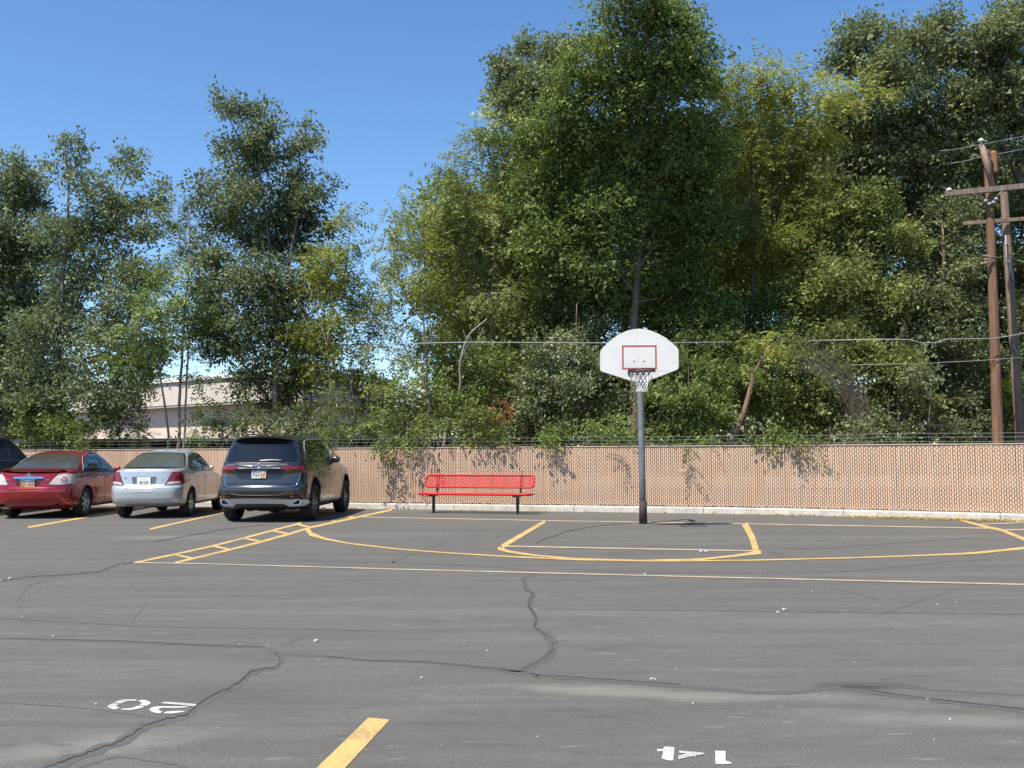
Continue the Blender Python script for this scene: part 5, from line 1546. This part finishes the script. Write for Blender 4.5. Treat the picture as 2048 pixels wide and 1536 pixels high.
tree('sumac_tree', 'thin airy tree with pale forked trunk and feathery leaves left of the dense wood', 'tree', F['f_yellow'], A_, 26.8, .42, 72,
     [([(861, 893), (858, 820), (855, 770), (852, 700), (845, 620), (850, 520), (830, 430)], .06, .015), ([(856, 790), (838, 750), (812, 700), (785, 640), (780, 560)], .035, .012), ([(853, 710), (868, 640), (880, 590)], .03, .01), ([(845, 640), (810, 590), (790, 520), (795, 430)], .03, .01)], F['bark_pale'],
     [(795, 415, 34, 18), (830, 425, 34, 22), (780, 450, 34, 26), (825, 470, 48, 32), (765, 480, 30, 18), (870, 470, 40, 46), (790, 510, 44, 30), (845, 520, 50, 40), (775, 545, 26, 22), (815, 565, 50, 36), (870, 590, 44, 36), (770, 600, 34, 20, 0, -.25), (830, 640, 36, 34, 0, -.1, .6), (752, 630, 34, 22, 0, -.35, .6), (775, 720, 46, 26, 0, -.3, .8), (890, 660, 36, 40, 0, -.15), (790, 765, 56, 34, 0, -.1), (850, 755, 40, 16, -.5, .05), (740, 690, 34, 30, 0, -.35), (870, 700, 44, 40, .6, -.1), (830, 700, 36, 34, .6, -.2, .7), (900, 620, 40, 40, .6, -.05), (760, 660, 30, 26, .4, -.3, .6), (880, 790, 44, 40, .6, -.2), (800, 800, 50, 36, .6, -.25)], GT, .44)
tree('leaning_tree', 'pale leaning trunk with cut grey branches right of the thin airy tree', 'tree', F['f_mid'], E_, 26.2, .36, 110,
     [([(888, 893), (900, 840), (918, 780), (922, 720), (940, 670), (973, 638)], .055, .02), ([(925, 712), (935, 690), (928, 660)], .02, .01), ([(922, 730), (950, 690), (965, 655)], .015, .008)], F['bark_pale'],
     [(905, 800, 40, 34), (950, 780, 46, 40), (1000, 770, 46, 46), (890, 720, 36, 40, .6, -.1), (975, 700, 50, 46, .5)], GT, .40)
# ---- dense wood in the middle
tree('elm_tree', 'distant grey green crown peeking out high behind the big central tree', 'tree', F['f_grey'], E_, 33.0, .44, 200,
     [([(1060, 890), (1050, 600), (1045, 300)], .16, .05)], F['bark'],
     [(1010, 135, 24, 18), (1000, 170, 34, 26), (1035, 150, 40, 30), (1060, 110, 26, 24), (1095, 95, 34, 24), (1030, 205, 44, 26), (1090, 160, 56, 50), (1070, 220, 70, 50), (1130, 90, 40, 40)], GT, .45)
tree('sumac_tree', 'broad olive tree with yellow tips whose crown slopes down to the left', 'tree', F['f_olive'], A_, 28.0, .40, 120,
     [([(985, 893), (980, 760), (985, 620), (990, 480), (1010, 340)], .11, .03), ([(985, 640), (930, 540), (900, 450)], .06, .02)], F['bark'],
     [(975, 255, 34, 22, 0, .1), (1000, 240, 30, 20, 0, .42), (940, 300, 46, 28, 0, .06), (905, 330, 34, 26), (885, 365, 28, 24), (1000, 300, 60, 40), (960, 350, 70, 40), (900, 400, 50, 34), (875, 440, 36, 34, 0, .2), (950, 420, 70, 46), (1030, 400, 80, 60), (905, 480, 56, 44, 0, .15), (975, 500, 76, 50), (930, 560, 66, 48, 0, .12), (1010, 580, 80, 54), (925, 630, 50, 44), (990, 650, 70, 50), (1060, 500, 70, 70), (1060, 640, 70, 60), (975, 415, 24, 16, -1, .45)], GT, .44, over=1.6)
tree('elm_tree', 'tallest tree in the middle with a dark forked trunk rising behind the backboard', 'tree', F['f_mid'], E_, 26.8, .40, 165,
     [([(1272, 893), (1270, 800), (1266, 680), (1272, 580), (1283, 470), (1284, 360), (1280, 240), (1275, 100)], .175, .04), ([(1268, 585), (1240, 550), (1215, 505), (1175, 465), (1140, 425)], .055, .02), ([(1276, 540), (1310, 490), (1345, 455), (1390, 400)], .05, .018)], F['bark'],
     [(1225, 15, 60, 24), (1300, 5, 60, 24), (1250, -30, 60, 40), (1330, -20, 36, 30), (1330, 30, 44, 26), (1260, 50, 70, 30, 0, .06), (1370, 40, 18, 30), (1395, 45, 14, 20), (1388, 75, 22, 14), (1340, 75, 50, 30), (1200, 75, 40, 30), (1225, 100, 60, 34, -.5, .1), (1305, 105, 70, 36, 0, .04), (1380, 110, 44, 26), (1425, 105, 30, 14), (1180, 125, 46, 34, -.3, .1), (1250, 150, 76, 40), (1340, 155, 66, 40), (1410, 160, 50, 36), (1150, 175, 56, 40, -.3, .1), (1215, 200, 76, 44, -.6, .04), (1310, 215, 86, 48), (1400, 225, 60, 44), (1120, 230, 66, 44, -.2, .04), (1180, 260, 80, 48), (1270, 280, 90, 50), (1370, 290, 80, 50), (1090, 290, 66, 46), (1150, 330, 86, 50), (1245, 350, 90, 52), (1345, 360, 90, 52), (1420, 350, 50, 60), (1070, 360, 66, 50), (1130, 410, 90, 54), (1225, 430, 90, 54), (1330, 440, 90, 54), (1410, 440, 60, 60), (1110, 490, 80, 56), (1200, 520, 90, 56), (1340, 530, 90, 60), (1150, 580, 90, 54), (1240, 610, 60, 40), (1360, 610, 80, 54), (1110, 640, 70, 50)], GT, .36, over=2.2)
# ---- right group
tree('sumac_tree', 'yellow green tree with a flat yellow flowering top right of the tallest tree', 'tree', F['f_yellow'], A_, 28.0, .42, 130,
     [([(1520, 893), (1510, 700), (1505, 500), (1500, 300)], .12, .03), ([(1505, 480), (1580, 330), (1620, 220)], .06, .02), ([(1503, 420), (1460, 300), (1440, 220)], .05, .02)], F['bark'],
     [(1440, 185, 40, 26, 0, -.15), (1475, 155, 36, 18), (1520, 140, 40, 18, 0, .2), (1570, 145, 46, 20, 0, .35), (1610, 160, 36, 18, 0, .3), (1540, 175, 60, 26, 0, .12), (1470, 205, 56, 34, 0, .0), (1640, 175, 34, 16, 0, .35), (1700, 178, 46, 16, -.8, .25), (1740, 185, 40, 14, -.8, .3), (1660, 200, 50, 20, -.4, .15), (1450, 260, 60, 44, 0, -.12), (1520, 250, 60, 44, .3, -.16), (1570, 225, 46, 26, .3, -.05), (1480, 330, 70, 50, 0, -.18), (1560, 330, 66, 56, .3, -.22), (1620, 270, 50, 50, .2, -.2), (1460, 410, 66, 56, 0, -.24), (1540, 430, 76, 56, 0, -.26), (1620, 380, 60, 60, .2, -.24), (1480, 500, 76, 56, 0, -.28), (1560, 530, 76, 56, -.2, -.22), (1540, 480, 60, 40, -.8, -.1)], GT, .44, over=1.6)
tree('cottonwood_tree', 'large olive grey tree filling the upper right with a bare twig patch on its left', 'tree', F['f_grey'], E_, 30.0, .42, 165,
     [([(1800, 893), (1810, 650), (1830, 420), (1850, 200)], .2, .05), ([(1825, 450), (1760, 300), (1720, 150)], .08, .02), ([(1830, 420), (1920, 280), (1960, 150)], .09, .03)], F['bark'],
     [(1700, 60, 30, 20), (1735, 50, 34, 20), (1690, 90, 30, 20), (1750, 85, 46, 30), (1665, 125, 34, 20), (1710, 120, 46, 30), (1770, 130, 60, 36), (1800, 60, 24, 20), (1830, 75, 44, 34), (1880, 40, 36, 22), (1870, 80, 50, 36), (1930, 60, 46, 30), (1975, 55, 30, 30), (1830, 130, 70, 40), (1910, 120, 70, 44), (1980, 110, 60, 44), (1760, 190, 66, 40), (1850, 190, 76, 44), (1940, 190, 76, 44), (2010, 180, 50, 50), (1700, 240, 66, 40), (1790, 250, 76, 44), (1880, 250, 76, 44), (1960, 250, 60, 36), (2040, 230, 50, 40), (1720, 310, 70, 44, .4), (1810, 310, 70, 44), (1890, 320, 60, 44), (1680, 370, 60, 50, .5), (1760, 380, 66, 50, .6, -.1), (1850, 390, 66, 50, .8, -.15), (1930, 350, 46, 40)], GT, .44, over=2.2)
tree('elm_tree', 'dark leaning tree at the far right edge behind the two utility poles', 'tree', F['f_grey'], E_, 29.0, .42, 150,
     [([(2100, 893), (2085, 600), (2062, 420), (2035, 350), (2005, 290), (1985, 230)], .2, .07)], F['bark'],
     [(2010, 15, 30, 20), (2040, 10, 40, 26), (1995, 90, 34, 40), (2010, 150, 44, 44), (2050, 190, 40, 40), (1990, 220, 34, 34), (1985, 300, 30, 40), (2020, 40, 40, 24), (2060, 60, 50, 40), (2090, 120, 50, 60), (2030, 250, 36, 30), (2080, 300, 40, 50), (2050, 420, 50, 60, .5, -.1), (2100, 520, 60, 90), (2040, 530, 50, 60, .5, -.1), (2060, 640, 60, 70, .3, -.1), (2010, 590, 36, 60, .5, -.15), (2090, 760, 60, 80), (2035, 760, 50, 70, .3, -.15)], GT, .38)
tree('elm_tree', 'light olive bushy tree in front of the big upper right tree', 'tree', F['f_olive'], E_, 27.4, .38, 150,
     [([(1700, 893), (1705, 750), (1720, 600), (1740, 470)], .1, .03), ([(1712, 640), (1650, 540), (1620, 460)], .05, .02)], F['bark'],
     [(1720, 395, 46, 24, 0, .12), (1760, 385, 40, 26, 0, .1), (1690, 420, 50, 34, 0, .08), (1750, 430, 60, 40, 0, .1), (1640, 450, 60, 40), (1700, 480, 76, 48), (1790, 480, 50, 44, -.2, .12), (1620, 520, 66, 46), (1700, 550, 80, 50), (1780, 550, 60, 50, 0, .08), (1580, 580, 56, 46), (1640, 610, 76, 50), (1730, 620, 80, 48), (1800, 610, 40, 40)], GT, .44)
tree('elm_tree', 'dark shaded tree with loose greyish sprays just left of the brown utility pole', 'tree', F['f_grey'], E_, 27.6, .38, 120,
     [([(1905, 893), (1900, 760), (1890, 600), (1885, 450)], .09, .03)], F['bark'],
     [(1880, 430, 46, 40), (1920, 460, 36, 40), (1850, 470, 34, 36), (1890, 510, 50, 44), (1930, 540, 36, 44), (1860, 560, 44, 40), (1900, 600, 50, 44), (1840, 620, 40, 36), (1940, 630, 34, 44), (1880, 670, 50, 44), (1830, 700, 46, 44), (1920, 710, 44, 44), (1870, 755, 56, 40), (1940, 780, 40, 44), (1960, 700, 30, 60), (1880, 820, 56, 40)], GT, .38)
# ---- back layer closing the wood
for lab, x0, x1, y0, y1, m in (('shaded woodland tree far behind the central trunk', 1060, 1420, 330, 860, 'f_mid'), ('shaded woodland tree far behind the yellow topped tree', 1440, 1700, 300, 860, 'f_olive'), ('shaded woodland tree far behind the brown utility pole', 1720, 2120, 330, 860, 'f_grey'), ('shaded woodland tree behind the olive sloping crown', 930, 1080, 420, 860, 'f_olive')):
    bl = []
    for y in range(y0, y1 + 1, 95):
        for x in range(x0, x1 + 1, 110):
            bl.append((x + random.uniform(-30, 30), y + random.uniform(-30, 30), 88, 72, random.uniform(-.8, .8)))
    xc = (x0 + x1) / 2
    tree('woodland_tree', lab, 'tree', F[m], E_, 33.5, .60, 110, [([(xc, 890), (xc + 10, 600), (xc, y0 + 40)], .2, .05)], F['bark'], bl, 'woodland trees further back', .30, limbs=False)

# ---- a far tree line closing the view above the lots beyond
nn = 9000
cx_ = rng.uniform(-48, 48, nn)
top = np.array([4.6 + 1.3 * noise.noise(Vector((x * 0.22, 1.0, 0))) + 0.7 * noise.noise(Vector((x * 0.9, 5.0, 0))) for x in cx_])
Cb = np.stack([cx_, rng.uniform(58, 61.5, nn), top * rng.random(nn) ** 0.75], axis=1)
tl = foliage_obj('treeline', Cb, rng.normal(0, 1, (nn, 3)), 1.3, 'elm', MAT['f_grey'], None, np.full(nn, 0.4) + rng.normal(0, .1, nn), (0, 0, 0))
tag(tl, 'far band of trees beyond the building', kind='stuff')

# ---- the row of trees that goes on past the right edge along the fence
nn = 16000
tt_ = rng.random(nn); lumpy = np.array([7.5 + 3.0 * noise.noise(Vector((t * 9, 1.0, 0))) + 1.2 * noise.noise(Vector((t * 31, 5.0, 0))) for t in tt_])
Cb = np.stack([15.5 + 24 * tt_ + rng.normal(0, .9, nn), 22.5 - 26 * tt_ + rng.normal(0, .9, nn), lumpy * rng.random(nn) ** 0.8], axis=1)
tl = foliage_obj('treeline', Cb, rng.normal(0, 1, (nn, 3)), .95, 'elm', MAT['f_mid'], None, np.full(nn, 0.4) + rng.normal(0, .1, nn), (0, 0, 0))
tag(tl, 'trees going on along the fence past the right edge', kind='stuff')

# ---- understorey behind the fence
GS = 'shrubs and saplings along the fence'
def shrub(label, mat, kind, Yd, size, dens, blobs, tint=.4, name='shrub', stems=None, bark='bark', clump=.26):
    x0 = sum(b[0] for b in blobs) / len(blobs)
    st = stems or [([(x0, 893), (x0 + random.uniform(-8, 8), (min(b[1] for b in blobs) + 893) / 2), (x0 + random.uniform(-14, 14), min(b[1] for b in blobs) + 8)], .03, .01)]
    return tree(name, label, 'shrub', F[mat], kind, Yd, size, dens, st, F[bark], blobs, GS, tint, clump=clump)
shrub('bushy green shrub above the red sedan roof', 'f_mid', E_, 29.8, .36, 130, [(60, 840, 40, 36), (105, 820, 50, 44, 0, .1), (150, 850, 46, 36), (95, 870, 60, 28), (50, 800, 36, 26)], .46)
shrub('feathery light green shrub left of the brick wall, above the red sedan', 'f_bright', A_, 29.0, .40, 95, [(200, 830, 44, 36, 0, .05), (240, 850, 44, 30, 0, .0), (180, 865, 50, 24), (280, 865, 34, 20, 0, .1), (296, 842, 12, 10, -.4, .5), (225, 810, 34, 24)], .42)
shrub('dark feathery sapling in front of the brick wall, above the silver sedan', 'f_mid', A_, 28.0, .42, 85, [(430, 830, 34, 24, 0, -.2), (405, 850, 30, 20, 0, -.2), (460, 850, 40, 26, 0, -.15), (405, 870, 26, 18, -.3, .15), (480, 870, 30, 18), (500, 835, 30, 24, 0, -.2)], .34)
shrub('low leafy shrub right behind the grey suv roof', 'f_grey', E_, 27.4, .34, 105, [(540, 850, 34, 24), (590, 830, 40, 34), (625, 855, 40, 26), (570, 868, 40, 16)], .44)
shrub('mid green feathery bush right of the grey suv roof', 'f_mid', A_, 27.0, .40, 95, [(670, 800, 40, 34), (700, 840, 44, 30, 0, .08), (660, 850, 36, 24), (740, 850, 36, 28), (745, 800, 34, 28), (690, 770, 40, 30, .4, -.1), (770, 790, 34, 34, .4, -.1), (720, 745, 30, 24, .5, -.2)], .40)
shrub('feathery bush below the thin airy tree', 'f_mid', A_, 26.0, .42, 95, [(790, 830, 40, 34, 0, .05), (830, 850, 34, 30), (815, 880, 40, 16, -.6), (770, 870, 34, 20), (880, 850, 26, 26), (780, 780, 30, 22, 0, .1)], .42)
shrub('dull green shrub under the leaning pale trunk', 'f_olive', E_, 25.6, .34, 115, [(930, 860, 40, 24), (960, 830, 46, 36), (990, 865, 36, 20), (945, 880, 36, 14, -.4, .1)], .42)
shrub('small shrub with rust orange leaves left of the backboard', 'f_rust', E_, 25.0, .24, 90, [(1006, 815, 18, 14), (1000, 832, 20, 8)], .5, clump=.14)
shrub('tall grey green thicket between the orange shrub and the backboard', 'f_grey', E_, 25.8, .34, 130, [(1070, 720, 50, 46, .3, .05), (1130, 680, 46, 36, .2, .05), (1060, 780, 50, 44), (1130, 760, 56, 50), (1190, 740, 40, 46), (1110, 830, 56, 40), (1180, 820, 50, 46), (1050, 850, 44, 34), (1220, 790, 30, 40), (1150, 700, 30, 12, -.4, .3), (1200, 660, 60, 44, 1.2, -.1), (1160, 620, 60, 44, 1.6, -.1), (1230, 600, 50, 40, 2.0, -.1)], .42)
shrub('light green bush at the fence top left of the steel pole', 'f_bright', E_, 24.4, .32, 120, [(1090, 875, 34, 18, 0, .05), (1120, 870, 26, 18), (1220, 850, 36, 26, 0, .1), (1250, 870, 34, 20), (1205, 875, 30, 16)], .46)
shrub('bright green sapling just right of the steel pole', 'f_bright', E_, 24.8, .34, 130, [(1330, 720, 34, 36, .4, -.1), (1380, 740, 46, 40, .2), (1340, 790, 50, 40, 0, .06), (1400, 800, 46, 40), (1360, 850, 50, 36, 0, .05), (1420, 860, 44, 28), (1440, 820, 34, 36), (1320, 860, 26, 26), (1385, 885, 36, 14, -.5, .08)], .46)
shrub('shaded thicket right of the bright sapling', 'f_mid', E_, 26.4, .36, 130, [(1430, 660, 60, 56, .3, -.1), (1500, 690, 56, 50, 0, -.05), (1470, 750, 56, 50), (1400, 690, 40, 40, .4, -.2), (1540, 740, 44, 44), (1510, 800, 50, 40), (1530, 640, 60, 44, 1.2, -.1), (1480, 620, 50, 40, 1.6, -.1), (1580, 650, 50, 40, 1.2)], .36)
tree('leaning_tree', 'tan cut trunk leaning up to the right of the bright sapling', 'tree', F['f_yellow'], A_, 24.6, .36, 70,
     [([(1462, 890), (1474, 855), (1492, 815), (1502, 775), (1508, 745)], .075, .06), ([(1480, 850), (1496, 842), (1506, 846)], .02, .012)], F['bark_tan'], [(1500, 735, 22, 16), (1530, 690, 34, 24, 0, .08), (1560, 680, 30, 20, 0, .1)], GT, .42)
# dead arching brush
brush = empty('dead_brush', (P(1710, 880, 25.2).x, 25.2, 0), 0, 'bare grey brush of arching dead stems bending to the left', 'shrub')
bm = bmesh.new(); bb = brush.location.copy()
for i in range(60):
    t = random.random()
    x0, y0 = 1725 + random.uniform(-22, 22), 850 + random.uniform(-30, 30)
    x2, y2 = 1560 + random.uniform(-30, 90) + t * 20, 655 + random.uniform(-14, 90)
    x1, y1 = 1735 + random.uniform(-70, 10), 715 + random.uniform(-20, 70)
    dY = random.uniform(-.4, .5)
    pts = []
    for k in range(8):
        u = k / 7 * random.uniform(0.85, 1.0)
        px = (1 - u) ** 2 * x0 + 2 * u * (1 - u) * x1 + u * u * x2; py = (1 - u) ** 2 * y0 + 2 * u * (1 - u) * y1 + u * u * y2
        pts.append(P(px + random.uniform(-2, 2), py + random.uniform(-2, 2), 25.2 + dY * u) - bb)
    tube(bm, pts, [.0065 * (1 - .1 * k) for k in range(8)], 4, cap=False)
obj('stem', bm, MAT['bark'], brush)
shrub('olive thicket under and behind the bare arching brush', 'f_olive', E_, 26.0, .36, 130, [(1560, 830, 50, 44), (1610, 780, 50, 50, .3), (1600, 700, 60, 50, .5, -.05), (1680, 690, 60, 46, .6), (1660, 760, 56, 50, .5, -.1), (1630, 850, 50, 36), (1700, 840, 56, 44, .3), (1740, 700, 50, 44, .4), (1780, 760, 50, 50, .3)], .40)
shrub('grey green bush at the fence top under the bare brush', 'f_grey', E_, 24.2, .32, 110, [(1735, 860, 34, 26, 0, .05), (1770, 870, 30, 20), (1720, 885, 26, 10), (1700, 870, 24, 18)], .46)
shrub('light green sprig bush hanging over the fence top below the leaning tan trunk', 'f_bright', E_, 22.7, .30, 135, [(1560, 872, 30, 16, 0, .05), (1580, 888, 34, 12, -.25, .08), (1535, 885, 22, 8, -.2), (1595, 898, 14, 9, -.32)], .5, clump=.16)
shrub('dark grey green shrub left of the brown pole foot', 'f_grey', E_, 25.4, .34, 110, [(1830, 800, 46, 40), (1800, 850, 44, 34), (1850, 860, 44, 30), (1900, 870, 40, 24), (1820, 740, 40, 34), (1940, 860, 34, 30)], .38)
shrub('yellowish sprig shrub between the two utility pole feet', 'f_yellow', A_, 27.5, .34, 90, [(1945, 770, 34, 12, 0, -.05), (2015, 790, 30, 40, 0, -.25), (2030, 860, 30, 30, 0, -.3), (1850, 795, 40, 10, -1.5, -.05)], .36)
# sprays that hang over the fence and throw shade on it
def spray(label, x, y, rx, ry, kind, mat, Yoff=-0.22, size=.26, dens=75, tint=.42):
    rx *= .8; ry *= .8; y -= 3
    g, d = fence_at(fence_s_at_x(P(x, 900, 23.5).x), 0)
    s0 = fence_s_at_x(g.x); Yf = fence_at(s0, 0.1)[0].y
    s = F_PX / Yf
    # walk to the fence point seen at this column
    for _ in range(4):
        X = (P(x, 900, Yf)).x; Yf = fence_at(fence_s_at_x(X), 0.1)[0].y
    shrub(label, mat, kind, Yf + 0.35, size, dens, [(x, y, rx, ry, Yoff - .15), (x + rx * .3, y - ry * .8, rx * .8, ry, -.2)], tint, name='overhanging_branch', stems=[([(x + 4, 893), (x + 2, (y + 880) / 2 - 6), (x, y - 4)], .014, .006)], clump=.14)
spray('drooping feathery branch over the fence beside the grey suv mirror', 838, 882, 26, 10, A_, 'f_grey', tint=.5)
spray('small branch over the fence left of the red bench', 792, 884, 22, 8, A_, 'f_mid')
spray('small branch over the fence above the red bench', 905, 888, 18, 7, A_, 'f_mid')
spray('branch tips over the fence above the right end of the bench', 1098, 886, 20, 9, A_, 'f_bright', -.4)
spray('tiny branch over the fence right of the bench', 1010, 889, 14, 6, A_, 'f_olive')
spray('leafy branch over the fence just left of the steel pole', 1252, 886, 26, 10, A_, 'f_bright', -.42)
spray('leafy branch dropping over the fence right of the steel pole', 1368, 895, 20, 14, A_, 'f_bright', -.4)
spray('small branch over the fence well right of the pole', 1418, 888, 20, 8, A_, 'f_mid')
spray('dark branch over the fence right of the light green sprig bush', 1625, 886, 24, 8, A_, 'f_mid', -.4)

# ---- weeds at the kerb, leaf litter, pebbles
def scatter_litter(name, spots, mat, size, kind='stuff'):
    V, Fc, T = [], [], []
    for c, n, sx, sy in spots:
        for _ in range(n):
            p = Vector((c.x + random.gauss(0, sx), c.y + random.gauss(0, sy), 0.012 + random.uniform(0, 0.015)))
            a = random.uniform(0, 6.28); t = random.gauss(0, 0.5); L = size * random.uniform(.5, 1.4)
            d = Vector((math.cos(a), math.sin(a), math.sin(t) * .6)) * L; s_ = Vector((-math.sin(a), math.cos(a), random.uniform(-.5, .5))) * L * .35
            i = len(V); V += [p, p + d * .5 + s_, p + d, p + d * .5 - s_]; Fc.append((i, i + 1, i + 2, i + 3)); T.append(random.random() * .8 + .1)
    V = [(v[0], v[1], max(0.008, v[2])) for v in V]
    me = bpy.data.meshes.new(name); me.from_pydata(V, [], Fc)
    at = me.attributes.new('tint', 'FLOAT', 'FACE'); at.data.foreach_set('value', T)
    me.materials.append(mat)
    return tag(link(name, me), 'dry yellow leaves and bits gathered at the foot of the kerb', kind='stuff')
spots = []
for s in np.arange(fence_s_at_x(-5), fence_s_at_x(11.5), 0.25):
    p, d = fence_at(s, -0.10)
    k = 1.0
    if p.x > 7.2: k = 5
    elif 5.4 < p.x < 6.6: k = 2.5
    if noise.noise(Vector((s * 1.1, 3, 0))) > -0.15 or k > 1:
        spots.append((p, int(14 * k * random.uniform(.5, 1.3)), .14, .05))
    if p.x > 7.4: spots.append((p + Vector((0, -.25, 0)), int(60 * random.uniform(.4, 1.2)), .2, .12))
scatter_litter('leaf_litter', spots, MAT['f_dry'], .05)
def pebbles():
    bm = bmesh.new()
    def stone(p, r):
        res = bmesh.ops.create_icosphere(bm, subdivisions=1, radius=r)
        m = Matrix.Translation(p + Vector((0, 0, r * .4))) @ Matrix.Rotation(random.uniform(0, 6), 4, 'Z') @ Matrix.Diagonal((random.uniform(.8, 1.5), random.uniform(.7, 1.1), random.uniform(.5, .8), 1))
        bmesh.ops.transform(bm, matrix=m, verts=res['verts'])
    for x, y, r in ((632, 1284, .020), (843, 1357, .012), (192, 1409, .010), (1304, 1360, .015), (1310, 1360, .012), (1900, 1441, .012), (1568, 1221, .022), (1556, 1226, .018), (20, 1159, .03), (1412, 1105, .035), (1402, 1105, .03), (1290, 1150, .02), (700, 1286, .008), (1386, 1408, .008), (535, 1292, .010), (480, 1290, .009)):
        stone(G(x, y), r)
    for _ in range(40):
        x, y = random.uniform(0, 2048), 1040 + 480 * random.random() ** 1.3
        stone(G(x, y), random.uniform(.003, .006) * (1 + (1536 - y) / 320))
    tag(obj('loose_pebbles', bm, simple('pale_pebble', (.36, .35, .33), .9)), 'pale pebbles and crumbs strewn over the asphalt', kind='stuff')
pebbles()
print('LEAVES', NLEAF)
